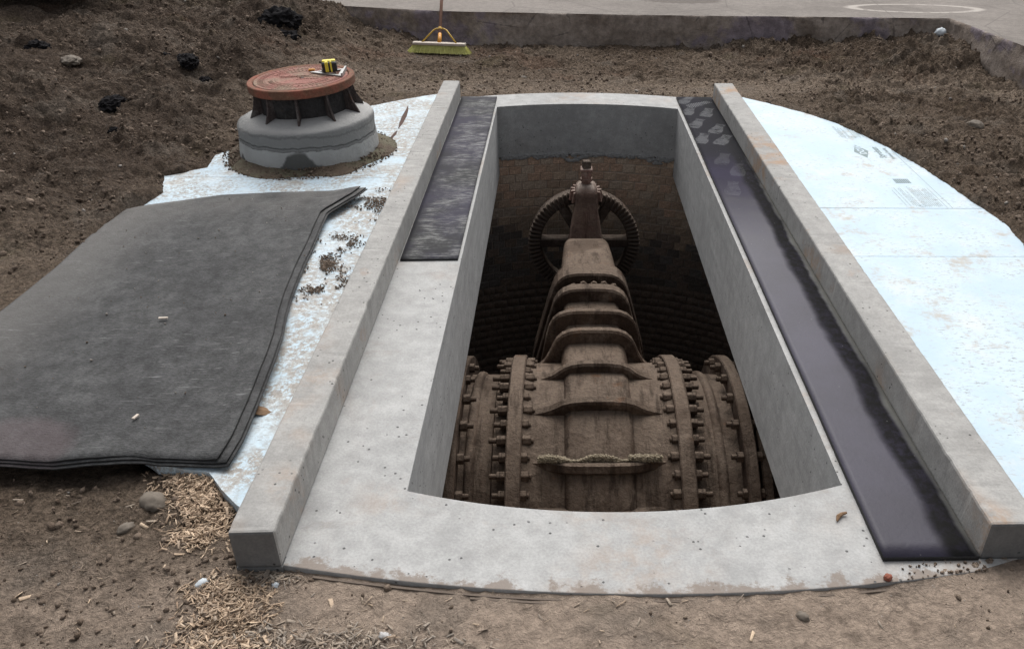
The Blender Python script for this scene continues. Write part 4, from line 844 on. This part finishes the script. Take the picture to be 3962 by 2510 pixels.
def ring_text(s, rad, size, a_mid, inward=False):
    tot = None; bm = bmesh.new(); step = size*.86/rad
    for i, ch in enumerate(s):
        if ch == ' ': continue
        a = a_mid+(i-(len(s)-1)/2)*step*(1 if inward else -1)
        c = bpy.data.curves.new('t', 'FONT'); c.body = ch; c.size = size; c.align_x = 'CENTER'; c.extrude = .0018; c.resolution_u = 1; c.offset = .0006
        t = bpy.data.objects.new('t', c); COL.objects.link(t); dg = bpy.context.evaluated_depsgraph_get(); dg.update(); me = bpy.data.meshes.new_from_object(t.evaluated_get(dg)); bpy.data.objects.remove(t)
        me.transform(Matrix.Rotation(a, 4, 'Z') @ Matrix.Translation((rad, 0, -.0022)) @ Matrix.Rotation(R(90 if inward else -90), 4, 'Z')); bm.from_mesh(me)
    o = bm_obj('lettering', bm, M_COVER, cov)
# faint cast marks: the originals are too worn to read, so short raised bars stand for them
bm = bmesh.new(); rr = random.Random(3)
for (rad, a0_, a1_, n) in ((.182, 200, 340, 22), (.182, 20, 160, 20), (.235, 0, 0, 0)):
    for i in range(n):
        a = R(a0_+(a1_-a0_)*i/max(1, n-1)); 
        if rr.random() < .12: continue
        box(bm, rad-.013, rad+.013, -.0025, .0025, -.004, -.0003, Matrix.Rotation(a, 4, 'Z')); 
        if rr.random() < .7: box(bm, rad+rr.choice((-.012, -.001, .009)), rad+rr.choice((-.008, .003, .013)), -.002, .008, -.004, -.0004, Matrix.Rotation(a, 4, 'Z'))
for yy, x0, x1 in ((.045, -.09, .06), (.012, -.13, .10), (-.035, -.02, .11)):
    x = x0
    while x < x1:
        wv = rr.uniform(.006, .014); box(bm, x, x+.003, yy-.009, yy+.009, -.004, -.0005); box(bm, x, x+wv, yy+rr.choice((-.009, -.001, .006)), yy+rr.choice((-.006, .002, .009))+.001, -.004, -.0006); x += wv+.005
box(bm, -.145, .04, .028, .031, -.004, .0002)
tag(bm_obj('worn_lettering', bm, M_COVER, cov), kind='stuff')
bm = bmesh.new(); bmesh.ops.create_circle(bm, cap_ends=True, radius=.011, segments=16, matrix=Matrix.Translation((.01, 0, -.0022))); bm_obj('pick_hole', bm, M_EDGE, cov)
# rafter square lying on the cover and the tape on it
def sq():
    t = empty('rafter_square', FR @ Vector((.17, .07, .0)), 'small triangular aluminium square lying on the red manhole cover under the tape measure', 'square', rot=FR.to_euler())
    bm = bmesh.new(); A, B, C_ = Vector((-.140, .025, 0)), Vector((.090, -.105, 0)), Vector((.075, .080, 0)); cen = (A+B+C_)/3
    o_ = [A, B, C_]; i_ = [cen+(p-cen)*.66 for p in o_]
    for z in (0.0,):
        O1 = [bm.verts.new(p+Vector((0, 0, .001))) for p in o_]; I1 = [bm.verts.new(p+Vector((0, 0, .001))) for p in i_]; O2 = [bm.verts.new(p+Vector((0, 0, .007))) for p in o_]; I2 = [bm.verts.new(p+Vector((0, 0, .007))) for p in i_]
        for a in range(3):
            b = (a+1) % 3; bm.faces.new((O2[a], O2[b], I2[b], I2[a])); bm.faces.new((O1[b], O1[a], I1[a], I1[b])); bm.faces.new((O1[a], O1[b], O2[b], O2[a])); bm.faces.new((I1[b], I1[a], I2[a], I2[b]))
    bm_obj('blade', bm, M_ALU, t)
    bm = bmesh.new(); d = (C_-B); mid = (B+C_)/2; ang = math.atan2(d.y, d.x); box(bm, -d.length/2, d.length/2, -.005, .005, 0, .022, Matrix.Translation((mid.x, mid.y, .0)) @ Matrix.Rotation(ang, 4, 'Z')); bm_obj('fence', bm, M_ALU, t)
    T = FR @ Matrix.Translation((.165, .075, .008)) @ Matrix.Rotation(R(12), 4, 'Z')
    tp = empty('tape_measure', T.translation, 'yellow and black tape measure on the manhole cover', 'tape measure', rot=T.to_euler())
    def rbox(nm, x0, x1, y0, y1, z0, z1, m, bv=.008):
        bm = bmesh.new(); box(bm, x0, x1, y0, y1, z0, z1); bevel(bm_obj(nm, bm, m, tp), bv, 3)
    rbox('case', -.045, .045, -.030, .030, .0, .062, M_BLKP, .012); rbox('yellow_side', -.026, -.004, -.034, .033, .004, .067, M_YELC, .006); rbox('yellow_side', .006, .016, -.0345, .033, .003, .068, M_YELC, .004)
    rbox('yellow_top', -.040, .040, -.012, .030, .054, .070, M_YELC, .006); rbox('hook', -.052, -.044, -.008, .008, .004, .02, M_ALU, .001)
    bm = bmesh.new(); T2 = FR @ Matrix.Translation((.03, .145, .0)); box(bm, -.02, .02, -.009, .009, 0, .012); bm.transform(T2); tag(bevel(bm_obj('pencil_stub', bm, M_ORG), .004, 2), 'small orange marker lying left of the tape measure on the manhole cover', 'marker')
sq()

# ------------------------------------------------------------------ rubber sheets on the deck
def sheet(name, x0, x1, y0, y1, z0, th, mat, nx=12, ny=80, wob=.0015, skew=0.0):
    V = []; F = []
    X = np.linspace(0, 1, nx); Y = np.linspace(0, 1, ny); XX, YY = np.meshgrid(X, Y); P = np.stack([XX.ravel(), YY.ravel()], 1)
    wx = x0+(x1-x0)*P[:, 0]; wy = y0+(y1-y0)*P[:, 1]+skew*(P[:, 0]-.5); q = np.stack([wx, wy], 1); jx = fbm(np.stack([wy*1.0, np.full(len(wy), 3.)], 1), 1.5, 2, 4)*.006; top = z0+th+fbm(q, 2.5, 2, 3)*wob
    T = np.stack([wx+jx, wy, top], 1); B = np.stack([wx+jx, wy, np.full(len(wx), z0)], 1); V = np.concatenate([T, B]); n = len(T); a = np.arange((ny-1)*(nx-1)); r = a//(nx-1); c = a % (nx-1); i = r*nx+c
    F = [np.stack([i, i+1, i+nx+1, i+nx], 1), np.stack([i+n, i+nx+n, i+nx+1+n, i+1+n], 1)]
    loop = list(range(nx))+[r_*nx+nx-1 for r_ in range(1, ny)]+[(ny-1)*nx+c_ for c_ in range(nx-2, -1, -1)]+[r_*nx for r_ in range(ny-2, 0, -1)]
    L = np.array(loop); L2 = np.roll(L, -1); side = np.stack([L, L+n, L2+n, L2], 1); nf = sum(len(f) for f in F); F.append(side); me = np_mesh(name, V, np.concatenate(F)); me.materials.append(mat); me.materials.append(M_EDGE)
    mi = np.zeros(nf+len(side), np.int32); mi[nf:] = 1; me.polygons.foreach_set('material_index', mi); return link(name, me)
tag(sheet('rubber_sheet', -.783, -.503, -.458, 2.50, .001, .009, M_RUB_L, skew=.01), 'scuffed dark rubber sheet covering the far half of the left ledge', 'rubber sheet')
tag(sheet('rubber_strip', .938, 1.222, -2.44, 2.52, .001, .016, M_RUB_R, skew=0), 'long black rubber strip with boot prints on the right ledge', 'rubber strip')
# ------------------------------------------------------------------ stack of black felt
def felt(idx, dx, dy, z0, lab):
    rightE = [(-1.121, .297), (-1.15, .19), (-1.20, .08), (-1.255, -.03), (-1.249, -.221), (-1.229, -.612), (-1.202, -.907), (-1.175, -1.076), (-1.13, -1.298), (-1.111, -1.454), (-1.091, -1.73), (-1.085, -1.921), (-1.093, -2.041)]
    leftE = [(-2.306, .10), (-2.30, .06), (-2.308, .02), (-2.31, -.02), (-2.317, -.234), (-2.30, -.617), (-2.306, -.80), (-2.31, -.927), (-2.318, -1.2), (-2.33, -1.454), (-2.35, -1.7), (-2.37, -1.9), (-2.40, -2.02)]
    n = 60; m = 90; tt = np.linspace(0, 1, n); 
    def curve(C_):
        C_ = np.array(C_); s = np.concatenate([[0], np.cumsum(np.linalg.norm(np.diff(C_, axis=0), axis=1))]); return C_, s/s[-1]
    RC, rs = curve(rightE); LC, ls = curve(leftE)
    rx = np.interp(tt, rs, RC[:, 0]); ry = np.interp(tt, rs, RC[:, 1]); lx = np.interp(tt, ls, LC[:, 0]); ly = np.interp(tt, ls, LC[:, 1])
    u = np.linspace(0, 1, m); X = lx[:, None]*(1-u)+rx[:, None]*u; Y = ly[:, None]*(1-u)+ry[:, None]*u
    # far edge bows, near edge is wavy
    far = [(-2.306, .002), (-2.203, .074), (-2.048, .135), (-1.87, .211), (-1.606, .259), (-1.354, .281), (-1.121, .297)]; fx = np.interp(u, [0, .09, .22, .37, .6, .8, 1], [p[1] for p in far]); nearw = np.interp(u, [0, .25, .45, .6, .72, .80, .88, 1], [-2.03, -2.025, -2.032, -2.05, -2.048, -2.03, -2.036, -2.047])
    Y = (fx[None]*(1-tt[:, None])+nearw[None]*tt[:, None]); Y += 0
    X = X+dx*u[None]*np.clip(1, 0, 1); Y = Y+dy*tt[:, None]
    P = np.stack([X.ravel(), Y.ravel()], 1); d_r = (1-u)[None]*1.1+0*X; lift = .018*np.exp(-(d_r/.10)**2)*np.clip(np.sin(tt*9+1)[:, None]+.6, 0, 2)+.012*np.exp(-(((1-tt)[:, None])*2.0/.12)**2)*np.clip(np.sin(u*17+2)[None]+.4, 0, 2)
    Z = z0+lift+(fbm(P, 2.2, 3, 11)*.010+fbm(P, 14, 3, 12)*.003).reshape(n, m)
    # on soil at the left and front it lies a little lower
    droop = np.clip((-2.02-X)/.35, 0, 1)*.0
    T = np.stack([X.ravel(), Y.ravel(), Z.ravel()], 1); B = T.copy(); B[:, 2] -= .0055; V = np.concatenate([T, B]); N = n*m; a = np.arange((n-1)*(m-1)); r = a//(m-1); c = a % (m-1); i = r*m+c
    F = [np.stack([i, i+m, i+m+1, i+1], 1), np.stack([i+N, i+1+N, i+m+1+N, i+m+N], 1)]; loop = list(range(m))+[q*m+m-1 for q in range(1, n)]+[(n-1)*m+q for q in range(m-2, -1, -1)]+[q*m for q in range(n-2, 0, -1)]
    L = np.array(loop); L2 = np.roll(L, -1); side = np.stack([L, L2, L2+N, L+N], 1); nf = sum(len(f) for f in F); me = np_mesh('felt_sheet', V, np.concatenate(F+[side])); me.materials.append(M_FELT); me.materials.append(M_EDGE)
    mi = np.zeros(nf+len(side), np.int32); mi[nf:] = 1; me.polygons.foreach_set('material_index', mi); o = link('felt_sheet', me, smooth=False); tag(o, lab, 'felt sheet', 'stacked black felt sheets')
felt(0, .000, .000, .072, 'topmost of the stacked black felt sheets left of the hatch')
felt(1, .030, -.008, .0645, 'middle one of the stacked black felt sheets, its edge showing under the top one')
felt(2, .038, -.018, .057, 'lowest of the stacked black felt sheets, resting on the foam')

# ------------------------------------------------------------------ push broom
br = empty('push_broom', (-1.155, 4.07, 0), 'yellow bristled push broom leaning on the cut street edge', 'broom')
def wloc(o): o.parent = br; o.matrix_parent_inverse = Matrix.Translation((1.155, -4.07, 0)); return o
a1, b1 = Vector((-1.155, 4.10, .085)), Vector((-1.165, 4.47, .335)); dirv = (b1-a1).normalized()
bm = bmesh.new(); tube(bm, [a1+dirv*.10, a1+dirv*1.45], .015, 12); wloc(bm_obj('handle', bm, M_HAND, smooth=True))
bm = bmesh.new(); tube(bm, [a1-dirv*.01, a1+dirv*.12], [.020, .017], 12); wloc(bm_obj('socket', bm, M_ORG, smooth=True))
yaw = R(-7); BM = Matrix.Translation((-1.155, 4.085, .0)) @ Matrix.Rotation(yaw, 4, 'Z')
bm = bmesh.new(); box(bm, -.255, .255, -.032, .032, .070, .094, BM); wloc(bevel(bm_obj('block', bm, M_BLOCK), .005, 2))
def bristles():
    rows = []; N = 0; Vs = []; Fs = []
    for ix in range(64):
        for iy in range(7):
            x = -.247+.494*ix/63; y = -.026+.052*iy/6
            for s in range(4):
                jx, jy = rng.normal(0, .004, 2); ex = x*1.20+jx*1.8; ey = y*1.75-.012+jy*2; z0 = .001+abs(rng.normal(0, .006)); b = .0018
                Vs += [(x-b, y, .072), (x+b, y, .072), (x, y+b, .072), (ex-b, ey, z0), (ex+b, ey, z0), (ex, ey+b, z0)]; Fs += [(N, N+1, N+4, N+3), (N+1, N+2, N+5, N+4), (N+2, N, N+3, N+5)]; N += 6
    V_ = np.array(Vs); A = np.array(BM); V_ = V_@A[:3, :3].T+A[:3, 3]; o = link('bristles', np_mesh('bristles', V_, np.array(Fs)), M_BRIS); tag(o, kind='stuff'); wloc(o)
bristles()
top = a1+dirv*.185
for sgn in (-1, 1):
    bm = bmesh.new(); e = BM @ Vector((sgn*.165, .0, .094)); tube(bm, [top, top+Vector((sgn*.035, 0, -.001)), top+Vector((sgn*.062, -.012, -.012)), e], .0075, 8); wloc(bm_obj('brace', bm, M_YEL, smooth=True))
bm = bmesh.new(); tube(bm, [top-dirv*.012, top+dirv*.012], .019, 12); wloc(bm_obj('clamp', bm, M_YEL))

# ------------------------------------------------------------------ lumps, stones, small litter
def lump(name, x, y, s, mat, lab, cat, seed, z=None, group=None, sub=4, amp=None):
    amp = (.30 if mat is M_ASPH else .24) if amp is None or amp == .5 else amp
    bm = bmesh.new(); bmesh.ops.create_icosphere(bm, subdivisions=sub, radius=1)
    for v in bm.verts:
        n_ = mnoise.fractal(v.co*1.6+Vector((seed, 0, 0)), .45, 2.1, 6); v.co *= 1+amp*n_
        v.co = Vector((v.co.x*s[0], v.co.y*s[1], v.co.z*s[2]))
    zz = float(height([(x, y)])[0]) if z is None else z; bm.transform(Matrix.Translation((x, y, zz)) @ Matrix.Rotation(seed*1.7, 4, 'Z')); return tag(bm_obj(name, bm, mat, smooth=(mat is not M_ASPH)), lab, cat, group)
ag = 'black asphalt lumps in the earth bank'
lump('asphalt_lump', -2.50, 3.72, (.14, .16, .11), M_ASPH, 'largest black asphalt lump, high in the earth bank below the street', 'asphalt lump', 1.0, group=ag, amp=.5)
lump('asphalt_lump', -2.38, 3.45, (.11, .09, .08), M_ASPH, 'black asphalt lump just below the largest one in the earth bank', 'asphalt lump', 2.3, group=ag, amp=.5)
lump('asphalt_lump', -2.78, 2.28, (.13, .07, .05), M_ASPH, 'flat black asphalt lump in the bank left of the manhole cover', 'asphalt lump', 3.1, group=ag)
lump('asphalt_lump', -2.64, 2.18, (.06, .05, .04), M_ASPH, 'small black asphalt lump touching the right end of the flat one', 'asphalt lump', 4.6, group=ag)
lump('asphalt_lump', -3.03, 2.48, (.05, .04, .03), M_ASPH, 'fist sized black lump up left of the flat asphalt lump', 'asphalt lump', 5.2, group=ag)
lump('asphalt_lump', -3.02, 1.52, (.12, .06, .05), M_ASPH, 'black asphalt lump midway down the left bank', 'asphalt lump', 6.4, group=ag)
lump('asphalt_lump', -2.80, 1.05, (.035, .03, .03), M_ASPH, 'tiny black lump low on the left bank', 'asphalt lump', 7.7, group=ag)
lump('asphalt_lump', -3.95, 2.45, (.09, .08, .06), M_ASPH, 'black asphalt lump at the left edge of the photo beside a pale stone', 'asphalt lump', 8.5, group=ag)
lump('asphalt_lump', -2.05, 4.15, (.05, .04, .03), M_ASPH, 'small black lump under the left end of the cut street edge', 'asphalt lump', 9.1, group=ag)
lump('stone', -3.65, 2.30, (.09, .065, .035), M_STONE, 'large pale brown stone near the left edge, high on the bank', 'stone', 1.3, group='stones in the soil')
lump('stone', -1.262, -2.165, (.050, .036, .026), M_STONE, 'triangular brown stone on the soil in front of the felt stack', 'stone', 3.3, group='stones in the soil', sub=3)
lump('stone', -1.30, -2.27, (.024, .02, .012), M_STONE, 'small flat stone left of the triangular brown stone', 'stone', 4.2, group='stones in the soil', sub=3)
lump('stone', -.463, -2.665, (.016, .012, .010), M_PALE, 'pale grey pebble at the bottom of the photo, right of the wood chips', 'stone', 5.5, group='stones in the soil', sub=3)
lump('stone', .655, -2.63, (.020, .014, .012), M_STONE, 'brown pebble in front of the deck, right of centre', 'stone', 8.8, group='stones in the soil', sub=3)
lump('stone', -.32, 3.25, (.035, .03, .02), M_STONE, 'small stone on the pit floor behind the broom side of the deck', 'stone', 10.4, group='stones in the soil', sub=3)
lump('stone', 3.78, 4.30, (.06, .05, .045), M_BLUE, 'whitish scrap wedged in the far right corner of the pit', 'scrap', 11.4, z=.20, sub=3)
lump('stone', 3.05, 1.75, (.07, .055, .04), M_STONE, 'round brown stone on the soil at the right edge beyond the foam', 'stone', 12.4, group='stones in the soil', sub=3)
lump('foam_scrap', -1.0, -2.48, (.018, .015, .012), M_BLUE, 'blue white foam crumb at the head of the lower chip pile', 'foam scrap', 13.4, sub=3, group='foam crumbs')
lump('foam_scrap', -.80, -2.48, (.012, .01, .009), M_BLUE, 'foam crumb on the soil just below the kerb end', 'foam scrap', 14.4, sub=3, group='foam crumbs')
lump('pebble', .93, -2.505, (.013, .011, .009), M_RIM, 'reddish pebble on the deck in front of the rubber strip', 'pebble', 15.1, z=.006, sub=3)
# twig-like crumb on the deck, dry leaf on the foam, chips on the felt
bm = bmesh.new(); tube(bm, [(.850, -2.278, .006), (.858, -2.262, .009), (.872, -2.250, .007), (.888, -2.248, .011)], [.003, .007, .006, .004], 7); tag(bm_obj('twig', bm, M_LEAF), 'curled brown bark crumb on the pale deck near the rubber strip', 'twig')
bm = bmesh.new(); L_ = []
for i in range(13):
    t = i/12; x = -1.10+.10*t; w_ = .024*math.sin(math.pi*min(1, t*1.05))**.8+.0006; L_.append([(x, -1.755-w_+.01*t, .043+.008*math.sin(t*5)), (x, -1.755+.01*t, .046+.008*math.sin(t*5)+.002), (x, -1.755+w_+.01*t, .044+.012*math.sin(t*4+1))])
vv = [[bm.verts.new(p) for p in s] for s in L_]
for A, B in zip(vv, vv[1:]):
    for j in range(2): bm.faces.new((A[j], A[j+1], B[j+1], B[j]))
o = bm_obj('dry_leaf', bm, M_LEAF); sm = o.modifiers.new('thick', 'SOLIDIFY'); sm.thickness = .0015; tag(o, 'dry brown leaf on the foam strip beside the left kerb', 'leaf')
for x, y, lx, lab in ((-1.62, -1.16, .035, 'thin pale splinter lying on the middle of the black felt'), (-1.44, -1.83, .025, 'stubby orange wood chip on the near part of the black felt')):
    bm = bmesh.new(); box(bm, -lx/2, lx/2, -.005, .005, 0, .006, Matrix.Translation((x, y, .080)) @ Matrix.Rotation(.1 if lx > .03 else 1.3, 4, 'Z')); o = bm_obj('wood_splinter', bm, M_BLOCK); tag(o, lab, 'wood splinter')

# crumbs on the wet sand ring
n = 1500; aa = rng.uniform(0, 2*math.pi, n); rr_ = .40+.14*rng.random(n); D = np.stack([MX+.005+rr_*np.cos(aa), MY-.005+rr_*np.sin(aa), np.interp(rr_, [.39, .42, .45, .485, .51, .55], [.077, .070, .060, .051, .044, .042])+.001], 1)
me = scatter_mesh('sand_crumbs', rocks(n), IF, D, rng.uniform(.002, .008, n), rot_random(n), None, {'shade': np.clip(rng.normal(.3, .2, n), 0, .9)}); tag(link('sand_crumbs', me, M_CLOD), 'wet brown crumbs on the sand ring of the manhole riser', 'sand', kind='stuff')
# soil clods: too many to count
def in_frame_weight(P):
    x, y = P[:, 0], P[:, 1]; return np.clip(1.25-(y+2.8)/9.5, .25, 1)
def clods(n, lo, hi, rmin, rmax, power, seed, dens=None, name='soil_clods', lab='loose crumbs of brown earth scattered over the pit floor and bank'):
    P = rng.uniform((lo[0], lo[1]), (hi[0], hi[1]), (n, 2))
    cl = fbm(P, 2.2, 3, seed)+.5; P = P[rng.random(len(P)) < np.clip((cl-.22)*2.4, .04, 1)]
    bad = street_mask(P) | (polydist(P, EDGE, False) < .01)
    for poly in (FOAM_R, FOAM_L, MAT_TOP): bad |= inpoly(P, poly)
    bad |= (P[:, 0] > -.93) & (P[:, 0] < 1.39) & (P[:, 1] > -2.56+.095*(P[:, 0]-.35)**2) & (P[:, 1] < CY+np.sqrt(np.clip(RO*RO-(P[:, 0]-CX)**2, 0, None))+.01)
    P = P[~bad]
    if dens is not None: P = P[rng.random(len(P)) < dens(P)]
    m = len(P); s = rmin*(rmax/rmin)**(rng.random(m)**power); z = height(P)+s*.25
    sh = np.clip(rng.normal(.38, .22, m), 0, .94); sh[rng.random(m) < .018] = 1.0
    me = scatter_mesh(name, rocks(m), IF, np.concatenate([P, z[:, None]], 1), s, rot_random(m), None, {'shade': sh}); return tag(link(name, me, M_CLOD), lab, 'soil', kind='stuff')
def dens_far(P): 
    left = P[:, 0] < -1.3; return np.where(P[:, 1] < -1.9, .25, np.where(left, .9, .8))
clods(120000, (-4.5, -2.3), (4.2, 4.7), .0025, .017, 4.0, 3, dens_far)
def dens_front(P):
    c1 = np.exp(-(((P[:, 0]-1.62)/.28)**2+((P[:, 1]+2.62)/.16)**2)); c2 = np.exp(-(((P[:, 0]+.98)/.13)**2+((P[:, 1]+2.50)/.12)**2))+np.exp(-(((P[:, 0]+.85)/.2)**2+((P[:, 1]+2.43)/.05)**2)); c3 = np.clip((-1.0-P[:, 0])/1.0, 0, .16); return np.clip(.10+c1+c2*1.2+c3, 0, 1)
clods(26000, (-2.6, -3.1), (2.4, -1.9), .0016, .013, 2.8, 5, dens_front, 'soil_crumbs', 'fine crumbs and clods of earth in front of the deck')

# wood chips
def chips(name, lab, pos, shade, grey, smin=.010, smax=.030, cat='wood chips'):
    m = len(pos); B8 = np.array([(-1, -.16, -.07), (1, -.12, -.05), (1.02, .12, -.05), (-1, .16, -.07), (-.95, -.14, .07), (.9, -.10, .05), (.92, .1, .05), (-.95, .14, .07)], float)
    F6 = np.array([(3, 2, 1, 0), (4, 5, 6, 7), (0, 1, 5, 4), (1, 2, 6, 5), (2, 3, 7, 6), (3, 0, 4, 7)]); base = B8[None]*np.stack([np.ones(m), rng.uniform(.3, 1.9, m)*(.5+rng.random(m)), rng.uniform(.5, 1.3, m)], 1)[:, None]
    yaw_ = rng.uniform(0, 6.28, m); pit = rng.normal(0, .28, m); rol = rng.normal(0, .5, m); c, s = np.cos(yaw_), np.sin(yaw_); cp, sp_ = np.cos(pit), np.sin(pit); cr, sr = np.cos(rol), np.sin(rol); O = np.zeros(m); I = np.ones(m)
    Rz = np.stack([np.stack([c, -s, O], 1), np.stack([s, c, O], 1), np.stack([O, O, I], 1)], 1); Ry = np.stack([np.stack([cp, O, sp_], 1), np.stack([O, I, O], 1), np.stack([-sp_, O, cp], 1)], 1); Rx = np.stack([np.stack([I, O, O], 1), np.stack([O, cr, -sr], 1), np.stack([O, sr, cr], 1)], 1)
    me = scatter_mesh(name, base, F6, pos, smin+(smax-smin)*rng.random(m)**1.8, Rz@Ry@Rx, None, {'shade': shade, 'grey': grey}); return tag(link(name, me, M_CHIP), lab, cat, kind='stuff')
def blob(n, c, s, ang=0, lift=.02):
    q = rng.normal(size=(n, 2)); q /= np.maximum(1, np.linalg.norm(q, axis=1)[:, None]/2.6); q *= 1+.35*fbm(q*2+np.array(c)*9, 1, 2, 5)[:, None]; r_ = np.linalg.norm(q, axis=1); q = q*np.array(s)*.62; ca, sa = math.cos(ang), math.sin(ang); P = q@np.array([[ca, sa], [-sa, ca]])+np.array(c)
    z = height(P)+lift*np.clip(1-r_/2.0, 0, 1)*rng.random(n)+.004; return np.concatenate([P, z[:, None]], 1)
A = np.concatenate([blob(1500, (-1.15, -2.07), (.12, .08), -.3, .03), blob(1100, (-1.08, -2.20), (.10, .09), -.6, .026), blob(350, (-1.06, -2.31), (.08, .05), 0, .015)]); A[:, 0] = np.minimum(A[:, 0], XL0-.012)
chips('wood_chips', 'bright tan wood chips heaped between felt, foam and left kerb end', A, np.clip(rng.normal(.55, .28, len(A)), 0, 1), np.clip(rng.normal(.0, .15, len(A)), 0, 1), .005, .016)
A = np.concatenate([blob(900, (-.92, -2.52), (.08, .05), 0, .025), blob(900, (-.89, -2.60), (.09, .06), .2, .025), blob(500, (-.88, -2.69), (.13, .05), 0, .02)])
chips('wood_chips', 'lower heap of tan wood chips at the bottom edge of the photo', A, np.clip(rng.normal(.50, .28, len(A)), 0, 1), np.clip(rng.normal(.1, .22, len(A)), 0, 1), .005, .016)
A = np.concatenate([blob(420, (-.72, -2.68), (.28, .06), 0, .012), blob(260, (-.5, -2.70), (.2, .05), 0, .01), blob(130, (-.82, -2.46), (.07, .03), 0, .01)])
chips('grey_chips', 'weathered grey wood chips trodden into the soil at the bottom left of centre', A, np.clip(rng.normal(.4, .25, len(A)), 0, 1), np.clip(rng.normal(.8, .2, len(A)), 0, 1), .006, .017)
P = rng.uniform((-2.2, -2.85), (1.3, -2.12), (520, 2)); P = P[~((P[:, 1] > near_out(0)-.02+.1*(P[:, 0]-.35)**2) & (P[:, 0] > -.95)) & ~inpoly(P, MAT_TOP) & ~inpoly(P, FOAM_L)]; P = P[rng.random(len(P)) < np.clip(.85-(P[:, 0]+1)*.4, .15, 1)]
chips('wood_litter', 'stray pale splinters strewn over the soil in the foreground', np.concatenate([P, height(P)[:, None]+.003], 1), rng.uniform(.4, 1, len(P)), rng.uniform(0, .9, len(P)), .005, .018)
# crumbs on the felt and on the deck, dirt on the foam strip
P = np.stack([rng.uniform(-2.2, -1.2, 90), rng.uniform(-1.95, .15, 90)], 1); me = scatter_mesh('felt_crumbs', rocks(90), IF, np.concatenate([P, np.full((90, 1), .0775)], 1), rng.uniform(.0015, .005, 90), rot_random(90), None, {'shade': np.where(rng.random(90) < .5, 1.0, .3)}); tag(link('felt_crumbs', me, M_CLOD), 'specks of grit on the black felt', 'grit', kind='stuff')
D = [blob(900, c, s, 0, .012) for c, s in (((-1.03, .16), (.10, .16)), ((-1.10, -.36), (.10, .09)), ((-1.06, -.80), (.10, .11)), ((-1.12, -.60), (.06, .10)))]; D = np.concatenate(D); D = D[fbm(D[:, :2], 14, 3, 5) > -.04]; D[:, 2] = .042+rng.random(len(D))*.008; D = D[(D[:, 0] < XL0-.01)]
me = scatter_mesh('spilled_dirt', rocks(len(D)), IF, D, rng.uniform(.0015, .0055, len(D)), rot_random(len(D)), None, {'shade': np.clip(rng.normal(.6, .25, len(D)), 0, .9)}); tag(link('spilled_dirt', me, M_CLOD), 'brown dirt spilled on the foam strip between felt and left kerb', 'dirt', kind='stuff')
n = 70; x = rng.uniform(.98, 1.24, n); D = np.stack([x, -2.55+.095*(x-.35)**2+rng.random(n)**2*.12, np.full(n, .003)], 1); me = scatter_mesh('deck_crumbs', rocks(n), IF, D, rng.uniform(.0015, .006, n), rot_random(n), None, {'shade': np.clip(rng.normal(.4, .3, n), 0, 1)}); tag(link('deck_crumbs', me, M_CLOD), 'dark crumbs on the deck corner in front of the rubber strip', 'dirt', kind='stuff')

# ------------------------------------------------------------------ vehicle parked on the street, only its shade and a tyre reach the photo
tk = empty('parked_truck', (-5.5, 6.6, ZP), 'dark vehicle parked on the street at the top left corner, mostly out of frame', 'truck')
ITK = Matrix.Translation((5.5, -6.6, -ZP))
def tkp(o): o.parent = tk; o.matrix_parent_inverse = ITK; return o
bm = bmesh.new(); box(bm, -6.9, -4.05, 3.75, 9.4, .80, 1.35); tkp(bevel(bm_obj('body', bm, M_TRUCK), .08, 3))
bm = bmesh.new(); loft(bm, [[(-6.8, 5.2, 1.35), (-4.15, 5.2, 1.35), (-4.15, 7.6, 1.35), (-6.8, 7.6, 1.35)], [(-6.6, 5.6, 2.0), (-4.35, 5.6, 2.0), (-4.35, 7.3, 2.0), (-6.6, 7.3, 2.0)]]); tkp(bevel(bm_obj('cab', bm, M_TRUCK), .06, 3))
bm = bmesh.new(); box(bm, -6.7, -4.2, 4.3, 9.0, .62, .80); tkp(bm_obj('chassis', bm, M_TYRE))
for x in (-6.62, -4.42):
    for y in (5.02, 8.2):
        bm = bmesh.new(); lathe(bm, [(.22, -.12), (.36, -.13), (.40, -.10), (.405, 0), (.40, .10), (.36, .13), (.22, .12)], 40, 'X', (x, y, ZP+.405)); t = tkp(bm_obj('tyre', bm, M_TYRE, smooth=True))
        bm = bmesh.new(); lathe(bm, [(.001, -.06), (.20, -.06), (.225, -.10), (.225, .10), (.20, .06), (.001, .06)], 32, 'X', (x, y, ZP+.405)); tkp(bm_obj('wheel_rim', bm, M_RIMS))
